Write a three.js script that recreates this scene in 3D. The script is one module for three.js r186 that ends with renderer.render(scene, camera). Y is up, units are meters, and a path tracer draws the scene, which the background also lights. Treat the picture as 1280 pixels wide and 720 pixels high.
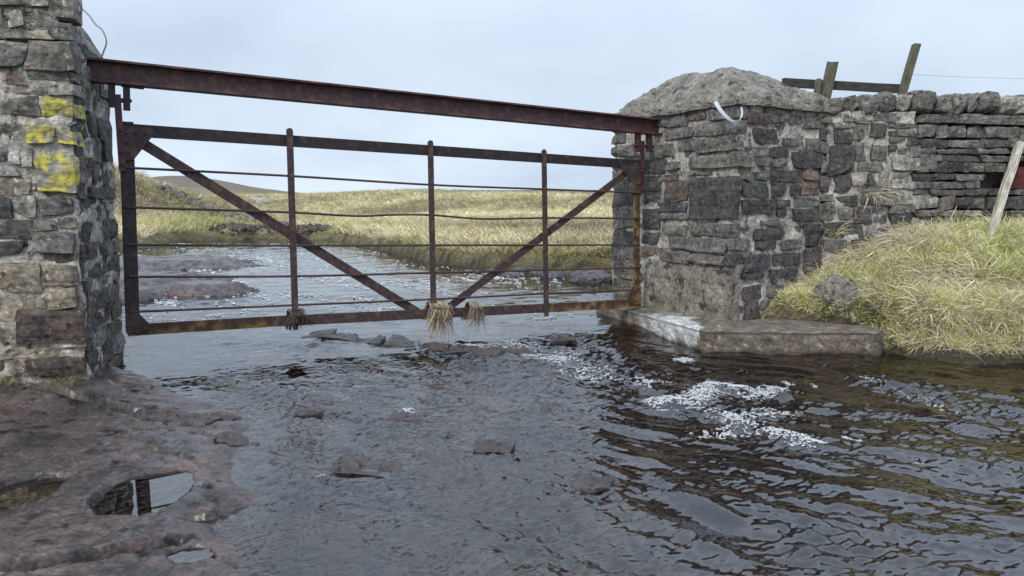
import * as THREE from 'three';
import { mergeGeometries, toCreasedNormals } from 'three/addons/utils/BufferGeometryUtils.js';

// ---------------------------------------------------------------- camera, sky, sun, exposure
const scene = new THREE.Scene();
const EYE = new THREE.Vector3(0, 1.15, 0), PITCH = THREE.MathUtils.degToRad(6.24), FOCAL = 960;
const camera = new THREE.PerspectiveCamera(2 * Math.atan(360 / FOCAL) * 180 / Math.PI, 16 / 9, 0.05, 6000);
camera.position.copy(EYE);
camera.lookAt(0, EYE.y - Math.tan(PITCH), -1);
const renderer = new THREE.WebGLRenderer({ antialias: true });
renderer.toneMapping = THREE.LinearToneMapping;
renderer.toneMappingExposure = 1.42;
renderer.shadowMap.enabled = true;
const SUN = new THREE.DirectionalLight(new THREE.Color(1.0, 0.95, 0.86), 1.5);
SUN.position.set(-9, 15, 10); SUN.target.position.set(0, 0, -6);
SUN.castShadow = true; SUN.shadow.radius = 26; SUN.shadow.mapSize.set(2048, 2048);
Object.assign(SUN.shadow.camera, { left: -14, right: 14, top: 14, bottom: -14, near: 1, far: 60 });
scene.add(SUN, SUN.target);

// ---------------------------------------------------------------- noise
function h2(x, y, s = 0) { let h = Math.imul(x | 0, 374761393) ^ Math.imul(y | 0, 668265263) ^ Math.imul(s | 0, 1274126177); h = Math.imul(h ^ (h >>> 13), 1274126177); h ^= h >>> 16; return (h >>> 0) / 4294967296; }
const GC = new Float64Array(512), GS = new Float64Array(512); for (let i = 0; i < 512; i++) { GC[i] = Math.cos(i / 512 * 6.2831853); GS[i] = Math.sin(i / 512 * 6.2831853); }
function hi(x, y, s) { let h = Math.imul(x, 374761393) ^ Math.imul(y, 668265263) ^ Math.imul(s, 1274126177); h = Math.imul(h ^ (h >>> 13), 1274126177); return ((h ^ (h >>> 16)) >>> 5) & 511; }
function gr(a, b, s, dx, dy) { const k = hi(a, b, s); return GC[k] * dx + GS[k] * dy; }
const fade = t => t * t * t * (t * (t * 6 - 15) + 10);
const lerp = (a, b, t) => a + (b - a) * t;
const clamp = (x, a, b) => x < a ? a : x > b ? b : x;
const sstep = (a, b, x) => { const t = clamp((x - a) / (b - a), 0, 1); return t * t * (3 - 2 * t); };
function n2(x, y, s = 0) { // gradient noise, about -0.7..0.7
  const ix = Math.floor(x), iy = Math.floor(y), fx = x - ix, fy = y - iy, u = fade(fx), v = fade(fy);
  return lerp(lerp(gr(ix, iy, s, fx, fy), gr(ix + 1, iy, s, fx - 1, fy), u), lerp(gr(ix, iy + 1, s, fx, fy - 1), gr(ix + 1, iy + 1, s, fx - 1, fy - 1), u), v);
}
function fbm(x, y, o = 4, s = 0) { let a = 0.5, r = 0; for (let i = 0; i < o; i++) { r += a * n2(x, y, s + i * 17); x = x * 2.03 + 5.1; y = y * 2.03 - 3.7; a *= 0.5; } return r; }
function v3(x, y, z, s = 0) { // value noise -1..1
  const ix = Math.floor(x), iy = Math.floor(y), iz = Math.floor(z), u = fade(x - ix), v = fade(y - iy), w = fade(z - iz);
  const g = (a, b, c) => h2(a + c * 57, b + c * 131, s) * 2 - 1;
  return lerp(lerp(lerp(g(ix, iy, iz), g(ix + 1, iy, iz), u), lerp(g(ix, iy + 1, iz), g(ix + 1, iy + 1, iz), u), v),
    lerp(lerp(g(ix, iy, iz + 1), g(ix + 1, iy, iz + 1), u), lerp(g(ix, iy + 1, iz + 1), g(ix + 1, iy + 1, iz + 1), u), v), w);
}
function rng(seed) { let a = seed >>> 0; return () => { a = (a + 0x6D2B79F5) | 0; let t = Math.imul(a ^ (a >>> 15), 1 | a); t = (t + Math.imul(t ^ (t >>> 7), 61 | t)) ^ t; return ((t ^ (t >>> 14)) >>> 0) / 4294967296; }; }
function pn(x, y, p, s) { // periodic gradient noise with period p cells
  const ix = Math.floor(x), iy = Math.floor(y), fx = x - ix, fy = y - iy, u = fade(fx), v = fade(fy), a = ((ix % p) + p) % p, b = ((iy % p) + p) % p, a1 = a + 1 === p ? 0 : a + 1, b1 = b + 1 === p ? 0 : b + 1;
  return lerp(lerp(gr(a, b, s, fx, fy), gr(a1, b, s, fx - 1, fy), u), lerp(gr(a, b1, s, fx, fy - 1), gr(a1, b1, s, fx - 1, fy - 1), u), v);
}
function pfbm(u, v, p, o, s) { let a = 0.5, r = 0; for (let i = 0; i < o; i++) { r += a * pn(u * p, v * p, p, s + i * 31); p *= 2; a *= 0.55; } return r; }

// ---------------------------------------------------------------- sky: thin even cloud, a little bluer aloft
{
  const W = 1024, H = 512, d = new Float32Array(W * H * 4);
  for (let j = 0; j < H; j++) for (let i = 0; i < W; i++) {
    const el = ((j + 0.5) / H - 0.5) * Math.PI, az = ((i + 0.5) / W - 0.5) * 2 * Math.PI;
    const e = Math.max(0, Math.sin(el)), x = Math.cos(el) * Math.cos(az), z = Math.cos(el) * Math.sin(az);
    const k = 1 / (e + 0.28);
    const c = fbm(x * k * 1.3 + 3, z * k * 1.3 + 9, 5, 5), c2 = fbm(x * k * 0.5 + 1, z * k * 0.5, 3, 77);
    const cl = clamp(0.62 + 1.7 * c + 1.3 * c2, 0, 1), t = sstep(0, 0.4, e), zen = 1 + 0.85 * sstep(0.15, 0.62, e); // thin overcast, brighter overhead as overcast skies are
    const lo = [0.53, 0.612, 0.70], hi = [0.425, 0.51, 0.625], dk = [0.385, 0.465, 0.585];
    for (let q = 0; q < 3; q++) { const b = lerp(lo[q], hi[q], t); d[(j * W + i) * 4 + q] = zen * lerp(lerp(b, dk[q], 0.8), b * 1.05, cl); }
    d[(j * W + i) * 4 + 3] = 1;
  }
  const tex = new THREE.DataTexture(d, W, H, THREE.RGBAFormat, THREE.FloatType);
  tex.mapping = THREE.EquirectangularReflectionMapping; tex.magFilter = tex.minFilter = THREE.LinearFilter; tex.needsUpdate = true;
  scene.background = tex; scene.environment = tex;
}

// ---------------------------------------------------------------- photo pixel -> direction -> point
const V = (x, y, z) => new THREE.Vector3(x, y, z);
const FWD = V(0, -Math.sin(PITCH), -Math.cos(PITCH)), UPV = V(0, Math.cos(PITCH), -Math.sin(PITCH));
const ray = (px, py) => FWD.clone().addScaledVector(V(1, 0, 0), (px - 640) / FOCAL).addScaledVector(UPV, (360 - py) / FOCAL);
const atY = (px, py, y) => { const r = ray(px, py); return EYE.clone().addScaledVector(r, (y - EYE.y) / r.y); };
const atZ = (px, py, z) => { const r = ray(px, py); return EYE.clone().addScaledVector(r, z / r.z); };
const onPlane = (px, py, p, n) => { const r = ray(px, py); return EYE.clone().addScaledVector(r, p.clone().sub(EYE).dot(n) / r.dot(n)); };

// ---------------------------------------------------------------- object helpers
const taken = {};
function numbered(name) { const k = taken[name] = (taken[name] ?? -1) + 1; return k ? name + '_' + String(k).padStart(3, '0') : name; }
function tag(o, label, category, group, kind) { o.userData.label = label; if (category) o.userData.category = category; if (group) o.userData.group = group; if (kind) o.userData.kind = kind; return o; }
function mesh(name, geo, mat, parent) {
  const m = new THREE.Mesh(geo, mat); m.name = parent ? name : numbered(name); m.castShadow = m.receiveShadow = true;
  (parent || scene).add(m); return m;
}
function thing(name, label, category, pos, group) { const g = new THREE.Group(); g.name = numbered(name); if (pos) g.position.copy(pos); scene.add(g); return tag(g, label, category, group, 'thing'); }
const col = (r, g, b) => new THREE.Color().setRGB(r, g, b);

// ---------------------------------------------------------------- textures
function dataTex(N, fn, srgb) {
  const d = new Uint8Array(N * N * 4), o = [0, 0, 0];
  for (let j = 0; j < N; j++) for (let i = 0; i < N; i++) { fn(i / N, j / N, o); const k = (j * N + i) * 4; for (let q = 0; q < 3; q++) d[k + q] = clamp(o[q] * 255, 0, 255); d[k + 3] = 255; }
  const t = new THREE.DataTexture(d, N, N); t.wrapS = t.wrapT = THREE.RepeatWrapping; t.magFilter = THREE.LinearFilter; t.minFilter = THREE.LinearMipmapLinearFilter; t.generateMipmaps = true;
  if (srgb) t.colorSpace = THREE.SRGBColorSpace; t.needsUpdate = true; return t;
}
const grey = f => (u, v, o) => { o[0] = o[1] = o[2] = f(u, v); };
const ridge = x => 1 - Math.abs(x) * 2;
// bump heights
const T = {};
T.stoneBump = dataTex(512, grey((u, v) => { const bed = pn(u * 5 + 0.8 * pfbm(u, v, 4, 3, 3), v * 22, 110, 8); return 0.5 + 0.75 * pfbm(u, v, 6, 6, 1) + 0.16 * bed; }));
T.gritBump = dataTex(512, grey((u, v) => 0.5 + 0.6 * pfbm(u, v, 10, 5, 11) + 0.2 * Math.max(0, pn(u * 64, v * 64, 64, 5))));
T.rockBump = dataTex(768, grey((u, v) => 0.5 + 0.55 * pfbm(u, v, 5, 7, 21) + 0.25 * (ridge(pfbm(u, v, 7, 4, 29)) - 0.7)));
// colour of stones (multiplied by the tint of the material)
T.stone = dataTex(768, (u, v, o) => {
  const a = pfbm(u, v, 4, 6, 41), b = pfbm(u, v, 16, 5, 47), st = pn(u * 6, v * 40 + 3 * pfbm(u, v, 4, 3, 4), 240, 3);
  let L = 0.60 + 0.50 * a + 0.38 * b + 0.07 * st; o[0] = L * 1.02; o[1] = L; o[2] = L * 0.97;
  const br = pfbm(u, v, 5, 4, 61); if (br > 0.12) { const k = sstep(0.12, 0.3, br) * 0.5; o[1] *= 1 - 0.12 * k; o[2] *= 1 - 0.25 * k; }
  const li = pfbm(u, v, 12, 5, 53) + 0.35 * pfbm(u, v, 4, 2, 54); const k = sstep(0.22, 0.34, li); for (let q = 0; q < 3; q++) o[q] = lerp(o[q], [0.98, 0.98, 0.94][q], k * 0.75);
  const dk = pfbm(u, v, 9, 5, 59); const m = sstep(0.18, 0.32, dk); for (let q = 0; q < 3; q++) o[q] *= 1 - 0.45 * m;
}, true);
T.lichen = dataTex(512, (u, v, o) => {
  const a = pfbm(u, v, 5, 5, 141), b = pfbm(u, v, 14, 5, 147); let L = 0.62 + 0.4 * a + 0.3 * b;
  const y = sstep(-0.07, 0.0, pfbm(u, v, 4, 6, 151) + 0.4 * b); const g = [L, L * 0.97, L * 0.93], yy = [0.82 * (0.88 + 0.7 * b), 0.78 * (0.88 + 0.7 * b), 0.44 * (0.85 + 0.6 * a)];
  for (let q = 0; q < 3; q++) o[q] = lerp(g[q], yy[q], y);
}, true);
T.mortar = dataTex(512, (u, v, o) => {
  const a = pfbm(u, v, 4, 6, 71), b = pfbm(u, v, 22, 4, 73); const L = 0.70 + 0.40 * a + 0.38 * b; o[0] = L * 1.0; o[1] = L * 0.975; o[2] = L * 0.93;
  const d = pfbm(u, v, 7, 5, 79), k = sstep(0.10, 0.30, d); for (let q = 0; q < 3; q++) o[q] *= 1 - 0.5 * k;
  const w = sstep(0.2, 0.3, pfbm(u, v, 18, 4, 83)); for (let q = 0; q < 3; q++) o[q] = lerp(o[q], 0.97, w * 0.6);
}, true);
T.gritLight = dataTex(512, grey((u, v) => 0.84 + 0.5 * pfbm(u, v, 6, 5, 171) + 0.55 * pfbm(u, v, 28, 4, 172)), true);
T.rust = dataTex(512, (u, v, o) => {
  const a = pfbm(u, v, 4, 6, 91), b = pfbm(u, v, 14, 5, 93), k = sstep(-0.1, 0.28, a + 0.4 * b), m = sstep(0.16, 0.34, pfbm(u, v, 8, 5, 97));
  const c0 = [0.33, 0.275, 0.275], c1 = [0.43, 0.34, 0.31], c2 = [0.56, 0.41, 0.28]; for (let q = 0; q < 3; q++) o[q] = lerp(lerp(c0[q], c1[q], k), c2[q], m * 0.6) * (0.9 + 0.5 * b);
}, true);
T.rustYellow = dataTex(256, (u, v, o) => {
  const a = pfbm(u, v, 5, 5, 191), b = pfbm(u, v, 14, 4, 193), k = sstep(-0.12, 0.2, a + 0.3 * b), c0 = [0.33, 0.24, 0.2], c1 = [0.52, 0.45, 0.25]; for (let q = 0; q < 3; q++) o[q] = lerp(c0[q], c1[q], k) * (0.9 + 0.4 * b);
}, true);
T.rock = dataTex(1024, (u, v, o) => {
  const a = pfbm(u, v, 3, 5, 101), b = pfbm(u, v, 18, 4, 103), b2 = pfbm(u, v, 70, 3, 104), ck = pn(u * 7 + 0.9 * pfbm(u, v, 6, 3, 105), v * 11 + 0.9 * pfbm(u, v, 6, 3, 106), 77, 108); const L = (0.66 + 0.34 * a + 0.22 * b + 0.42 * b2) * (1 - 0.25 * sstep(0.03, 0.0, Math.abs(ck))); o[0] = L * 1.03; o[1] = L * 0.98; o[2] = L * 0.98;
  const d = sstep(0.14, 0.3, pfbm(u, v, 9, 6, 107)); for (let q = 0; q < 3; q++) o[q] *= 1 - 0.5 * d;
  const p = sstep(0.22, 0.34, pfbm(u, v, 12, 5, 109)); for (let q = 0; q < 3; q++) o[q] = lerp(o[q], 0.95, 0.4 * p);
}, true);
T.rockRough = dataTex(512, grey((u, v) => 0.62 + 0.55 * pfbm(u, v, 6, 5, 113)));
T.turf = dataTex(512, (u, v, o) => {
  const a = pfbm(u, v, 4, 6, 121), b = pfbm(u, v, 24, 5, 123), L = 0.72 + 0.35 * a + 0.65 * b; o[0] = L; o[1] = L * 0.98; o[2] = L * 0.9;
}, true);
T.ripple = dataTex(1024, grey((u, v) => { const a = 0.5 * pfbm(u, v, 4, 3, 163), q = 0.5 + 1.2 * pfbm(u, v, 3, 2, 165), b = pn(u * 18 + a * 5, v * 13 + a * 5, 234, 161), c = pn(u * 40 + a * 7, v * 27 + a * 3, 1080, 162), e = pn(u * 78, v * 60, 4680, 164); return 0.5 + clamp(q, 0.15, 1.3) * (0.34 * b + 0.20 * c + 0.07 * e); }));
T.wood = dataTex(256, (u, v, o) => { const g = pn(u * 26, v * 3, 78, 131) + 0.5 * pn(u * 52, v * 5, 260, 132), b = pfbm(u, v, 8, 4, 133); const L = 0.7 + 0.3 * g + 0.3 * b; o[0] = L; o[1] = L * 0.98; o[2] = L * 0.93; }, true);

const std = (o) => new THREE.MeshStandardMaterial(o), phy = (o) => new THREE.MeshPhysicalMaterial(o);
const M = {};
const stoneMat = (r, g, b, map = T.stone, bs = 0.02) => std({ color: col(r, g, b), map, bumpMap: T.stoneBump, bumpScale: bs, roughness: 0.9 });
M.s = { // stone tints: d dark, g grey, m mid brown grey, p pale, w whitish, t tan, r reddish, b dark brown, u purple, y lichen
  d: stoneMat(0.19, 0.192, 0.20), g: stoneMat(0.40, 0.39, 0.38), m: stoneMat(0.42, 0.385, 0.35), p: stoneMat(0.74, 0.71, 0.66), w: stoneMat(0.98, 0.95, 0.92), t: stoneMat(0.74, 0.65, 0.52),
  r: stoneMat(0.50, 0.36, 0.32), b: stoneMat(0.27, 0.22, 0.20), u: stoneMat(0.26, 0.215, 0.23), y: stoneMat(0.82, 0.80, 0.72, T.lichen),
};
M.mortar = std({ color: col(0.80, 0.775, 0.74), map: T.mortar, bumpMap: T.gritBump, bumpScale: 0.025, roughness: 0.95 });
M.mortarDark = std({ color: col(0.24, 0.225, 0.21), map: T.mortar, bumpMap: T.gritBump, bumpScale: 0.03, roughness: 0.95 });
M.cement = std({ color: col(0.47, 0.445, 0.41), map: T.mortar, bumpMap: T.gritBump, bumpScale: 0.07, roughness: 0.95 });
M.hollow = std({ color: col(0.40, 0.38, 0.36), map: T.stone, bumpMap: T.stoneBump, bumpScale: 0.03, roughness: 1 });
M.plaster = std({ color: col(0.44, 0.40, 0.355), map: T.mortar, bumpMap: T.gritBump, bumpScale: 0.03, roughness: 0.92 });
M.concrete = std({ vertexColors: true, map: T.gritLight, bumpMap: T.gritBump, bumpScale: 0.02, roughness: 0.9 });
M.rust = std({ color: col(0.74, 0.66, 0.66), map: T.rust, bumpMap: T.gritBump, bumpScale: 0.003, roughness: 0.75, metalness: 0.1 });
M.beam = std({ color: col(0.88, 0.62, 0.68), map: T.rust, bumpMap: T.gritBump, bumpScale: 0.003, roughness: 0.62, metalness: 0.1 });
M.black = std({ color: col(0.34, 0.36, 0.42), map: T.rust, bumpMap: T.gritBump, bumpScale: 0.003, roughness: 0.65, metalness: 0.2 });
M.yellow = std({ color: col(1, 0.9, 0.8), map: T.rustYellow, bumpMap: T.gritBump, bumpScale: 0.003, roughness: 0.85 });
M.ochre = std({ color: col(0.62, 0.52, 0.46), map: T.rustYellow, bumpMap: T.gritBump, bumpScale: 0.003, roughness: 0.8 });
M.bracket = std({ color: col(0.75, 0.36, 0.42), map: T.rust, bumpMap: T.gritBump, bumpScale: 0.003, roughness: 0.65 });
M.wood = std({ color: col(0.26, 0.25, 0.20), map: T.wood, roughness: 0.9 });
M.woodGreen = std({ color: col(0.22, 0.215, 0.15), map: T.wood, roughness: 0.9 });
M.woodDark = std({ color: col(0.085, 0.085, 0.08), map: T.wood, roughness: 0.85 });
M.pale = std({ color: col(0.98, 0.93, 0.84), map: T.wood, roughness: 0.8 });
M.redwood = std({ color: col(0.22, 0.05, 0.045), map: T.wood, roughness: 0.85 });
M.steel = std({ color: col(0.55, 0.57, 0.6), metalness: 0.6, roughness: 0.42, bumpMap: T.gritBump, bumpScale: 0.001 });
M.wire = std({ color: col(0.28, 0.27, 0.27), metalness: 0.4, roughness: 0.6 });
M.bedrock = phy({ specularIntensity: 0.75, vertexColors: true, map: T.rock, bumpMap: T.rockBump, bumpScale: 0.016, roughness: 0.52, roughnessMap: T.rockRough });
M.land = std({ vertexColors: true, map: T.turf, bumpMap: T.gritBump, bumpScale: 0.06, roughness: 1 });
const WATER = { color: col(1, 1, 1), transmission: 1, thickness: 0.3, ior: 1.75, attenuationColor: col(0.58, 0.35, 0.10), attenuationDistance: 0.22, bumpMap: T.ripple };
M.water = phy({ ...WATER, roughness: 0.025, bumpScale: 0.013 });
M.waterFar = phy({ ...WATER, roughness: 0.03, bumpScale: 0.004 });
M.foam = std({ color: col(0.60, 0.60, 0.60), roughness: 0.5 });
M.grass = std({ vertexColors: true, roughness: 0.85, side: THREE.DoubleSide });
M.straw = std({ vertexColors: true, roughness: 0.9, side: THREE.DoubleSide });

// ---------------------------------------------------------------- the place: gate line, pillars, banks
const GL = V(-2.626, 0, -5.236), GR = V(1.247, 0, -7.5);
const GD = GR.clone().sub(GL).normalize(), GN = V(-GD.z, 0, GD.x);         // along the gate; downstream
const sOf = (x, z) => (x - GL.x) * GN.x + (z - GL.z) * GN.z, lOf = (x, z) => (x - GL.x) * GD.x + (z - GL.z) * GD.z;
const PR = V(1.94, 0, -6.711);                                           // near corner of the pillar at the far end of the gate
const PL = atY(108, 465, 0.10);                                          // near corner of the other pillar

// river outline in plan (x, z), counter-clockwise
const RIVER = [[9, -5.4], [5.4, -5.95], [4.1, -6.05], [3.5, -6.12], [3.1, -6.45], [2.0, -6.9], [1.25, -8.3], [1.75, -9.6], [2.1, -11.2], [1.54, -12.3], [0.5, -12.75], [-0.55, -13.3], [-1.7, -15], [-2.6, -17.2], [-4.2, -20.6], [-5.0, -22.6], [-6.8, -23.8], [-9.0, -23.2], [-9.6, -21], [-9.0, -19.3], [-9.1, -17.6], [-10.2, -15], [-9.5, -12], [-6, -8.2], [-3.6, -5.9], [-3.4, -4.6], [-6, -3.6], [-12, -3], [-14, 4], [9, 5]];
function riverDist(x, z) { // negative inside the river
  let d = 1e9, ins = false;
  for (let i = 0, j = RIVER.length - 1; i < RIVER.length; j = i++) {
    const [ax, az] = RIVER[j], [bx, bz] = RIVER[i], ex = bx - ax, ez = bz - az, t = clamp(((x - ax) * ex + (z - az) * ez) / (ex * ex + ez * ez), 0, 1);
    const dx = x - ax - ex * t, dz = z - az - ez * t; d = Math.min(d, dx * dx + dz * dz);
    if ((az > z) !== (bz > z) && x < (bx - ax) * (z - az) / (bz - az) + ax) ins = !ins;
  }
  d = Math.sqrt(d); return ins ? -d : d;
}
const W0 = (x, z) => { const s = sOf(x, z); return s < 0 ? -0.004 * s : -0.04 * sstep(0.15, 0.6, s) - 0.018 * s; };
const gau = (x, z, cx, cz, rx, rz) => Math.exp(-(((x - cx) / rx) ** 2) - (((z - cz) / rz) ** 2));
function landH(x, z) {
  const d0 = riverDist(x, z); if (d0 < -1.2) return -1.1;
  const d = d0 + 0.16 * n2(x * 1.7, z * 1.7, 9) + 0.05 * n2(x * 5, z * 5, 10);
  const D = Math.hypot(x, z);
  let h = -0.9 + 0.9 * sstep(-0.9, 0.0, d);                     // below the water edge
  h += 0.32 * sstep(-0.02, 0.16, d) + 0.06 * sstep(0.1, 0.6, d);
  const far = sstep(0.2, 6, d);
  h += 0.02 * Math.max(0, d) * far * (1 - sstep(60, 130, D)) + 1.2 * sstep(55, 130, D);
  // the steep bank in front of the dry stone wall
  const nb = sstep(2.5, 3.6, x + 0.12 * n2(z * 3, x * 3, 2)) * sstep(-13, -8.5, z);
  h += nb * (0.20 * sstep(0.08, 0.6, d) + 0.35 * sstep(0.4, 1.25, d));
  // knolls and spurs upstream
  h += 3.0 * gau(x, z, -20, -31, 6.6, 8) + 0.5 * gau(x, z, 7, -62, 12, 9) + 0.35 * gau(x, z, 1.5, -46, 4, 3) + 0.9 * gau(x, z, 8.2, -52, 4, 4) + 0.7 * gau(x, z, -7, -75, 14, 16);
  h -= 0.9 * gau(x, z, -13, -48, 9, 14);
  h += (0.10 * n2(x * 0.55, z * 0.55, 3) + 0.5 * n2(x * 0.06, z * 0.06, 4) * sstep(25, 70, D)) * sstep(0.2, 3, d);
  h += 0.05 * n2(x * 2.1, z * 2.1, 5) * sstep(0, 0.5, d) * (1 - sstep(30, 60, D));
  // moor on the skyline
  const az = x / Math.max(1, -z);
  if (D > 120) { const k = sstep(120, 760, D); h += k * (7.5 + 15 * Math.exp(-(((az + 0.43) / 0.10) ** 2)) + 4.5 * sstep(-0.24, -0.1, az) + 3 * fbm(x * 0.006, z * 0.006, 3, 6)) - 30 * sstep(900, 1500, D); }
  return h;
}
// ---- bedrock: drawn from lines seen in the photograph, laid on the sloping bed
const g2 = (px, py, y = -0.06) => { const p = atY(px, py, y); return [p.x, p.z]; };
const line = (pts, y) => pts.map(([a, b]) => g2(a, b, y));
function sdLine(L, x, z) { // signed distance (positive on the upstream/left side of the drawing order), parameter 0..1
  let best = 1e9, sd = 0, tt = 0;
  for (let i = 0; i + 1 < L.length; i++) {
    const ax = L[i][0], az = L[i][1], ex = L[i + 1][0] - ax, ez = L[i + 1][1] - az, t = clamp(((x - ax) * ex + (z - az) * ez) / (ex * ex + ez * ez), 0, 1);
    const dx = x - ax - ex * t, dz = z - az - ez * t, d = dx * dx + dz * dz;
    if (d < best) { best = d; sd = ex * dz - ez * dx < 0 ? 1 : -1; tt = (i + t) / (L.length - 1); }
  }
  return [sd * Math.sqrt(best), tt];
}
const DRY = line([[150, 470], [200, 492], [330, 522], [300, 565], [330, 610], [295, 650], [330, 690], [420, 760], [500, 900]]); // land of bare rock on its camera-left side
const DEEP = line([[600, 425], [700, 462], [752, 520], [790, 560], [752, 598], [800, 645], [890, 690], [980, 740], [1100, 900]]);
const STEPS = [ // polyline (drawn left to right), height of the upstream side, ramp length upstream
  { L: line([[-60, 500], [60, 505], [150, 518], [235, 526], [300, 523], [318, 528]]), h: 0.045, r: 0.35, nd: 0.13, nw: 0.03 },
  { L: line([[318, 592], [335, 590], [352, 582]]), h: 0.07, r: 0.16, nd: 0.11, nw: 0.04 },
  { L: line([[405, 582], [430, 592], [470, 592], [512, 582]]), h: 0.085, r: 0.22, nd: 0.15, nw: 0.05 },
  { L: line([[300, 546], [345, 552], [400, 545], [480, 548]]), h: 0.03, r: 0.15 },
  { L: line([[-60, 712], [60, 702], [150, 684], [236, 668]]), h: 0.06, r: 0.22, nd: 0.15, nw: 0.022 },
  { L: line([[228, 640], [262, 640], [312, 622]]), h: 0.035, r: 0.10, nd: 0.05, nw: 0.03 },
  { L: line([[330, 690], [400, 694], [560, 697], [700, 700], [830, 704], [960, 712]]), h: 0.06, r: 0.5, nd: 0.15, nw: 0.042 },
  { L: line([[480, 528], [510, 524], [545, 515]]), h: 0.03, r: 0.12 },
  { L: line([[585, 556], [610, 560], [650, 552]]), h: 0.025, r: 0.15 },
  { L: line([[700, 505], [640, 500], [600, 506]].reverse()), h: 0.02, r: 0.15 },
];
for (const s of STEPS) { s.bb = [1e9, -1e9, 1e9, -1e9]; for (const [a, b] of s.L) { s.bb[0] = Math.min(s.bb[0], a - 0.8); s.bb[1] = Math.max(s.bb[1], a + 0.8); s.bb[2] = Math.min(s.bb[2], b - 0.8); s.bb[3] = Math.max(s.bb[3], b + 0.8); } }
const HOLES = [ // basins worn in the rock: centre and size in the photograph, depth
  [179, 617, 50, 27, 0.11], [18, 622, 46, 25, 0.07], [238, 688, 26, 8, 0.05], [352, 582, 22, 10, 0.04], [290, 551, 18, 6, 0.03], [140, 505, 24, 7, 0.03], [340, 684, 16, 7, 0.03],
].map(([a, b, rx, ry, dep]) => { const c = g2(a, b), e = g2(a + rx, b), f = g2(a, b - ry), g = g2(a, b + ry); return { x: c[0], z: (f[1] + g[1]) / 2, rx: e[0] - c[0], rz: (g[1] - f[1]) / 2, dep }; });
const MOSS = line([[385, 421], [430, 426], [480, 431], [540, 436], [600, 437], [655, 434]], -0.02);
const SLABS = [[185, 354, 75, 8], [262, 363, 55, 4], [225, 331, 85, 5], [170, 372, 26, 4], [742, 343, 22, 4], [120, 338, 70, 8]].map(([a, b, rx, ry]) => { const c = g2(a, b, 0.03), e = g2(a + rx, b, 0.03), f = g2(a, b - ry, 0.03), g = g2(a, b + ry, 0.03); return [c[0], c[1], e[0] - c[0], (g[1] - f[1]) / 2]; });
const bedInfo = { hole: 0, dry: 0, deep: 0, moss: 0, slab: 0 };
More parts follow.
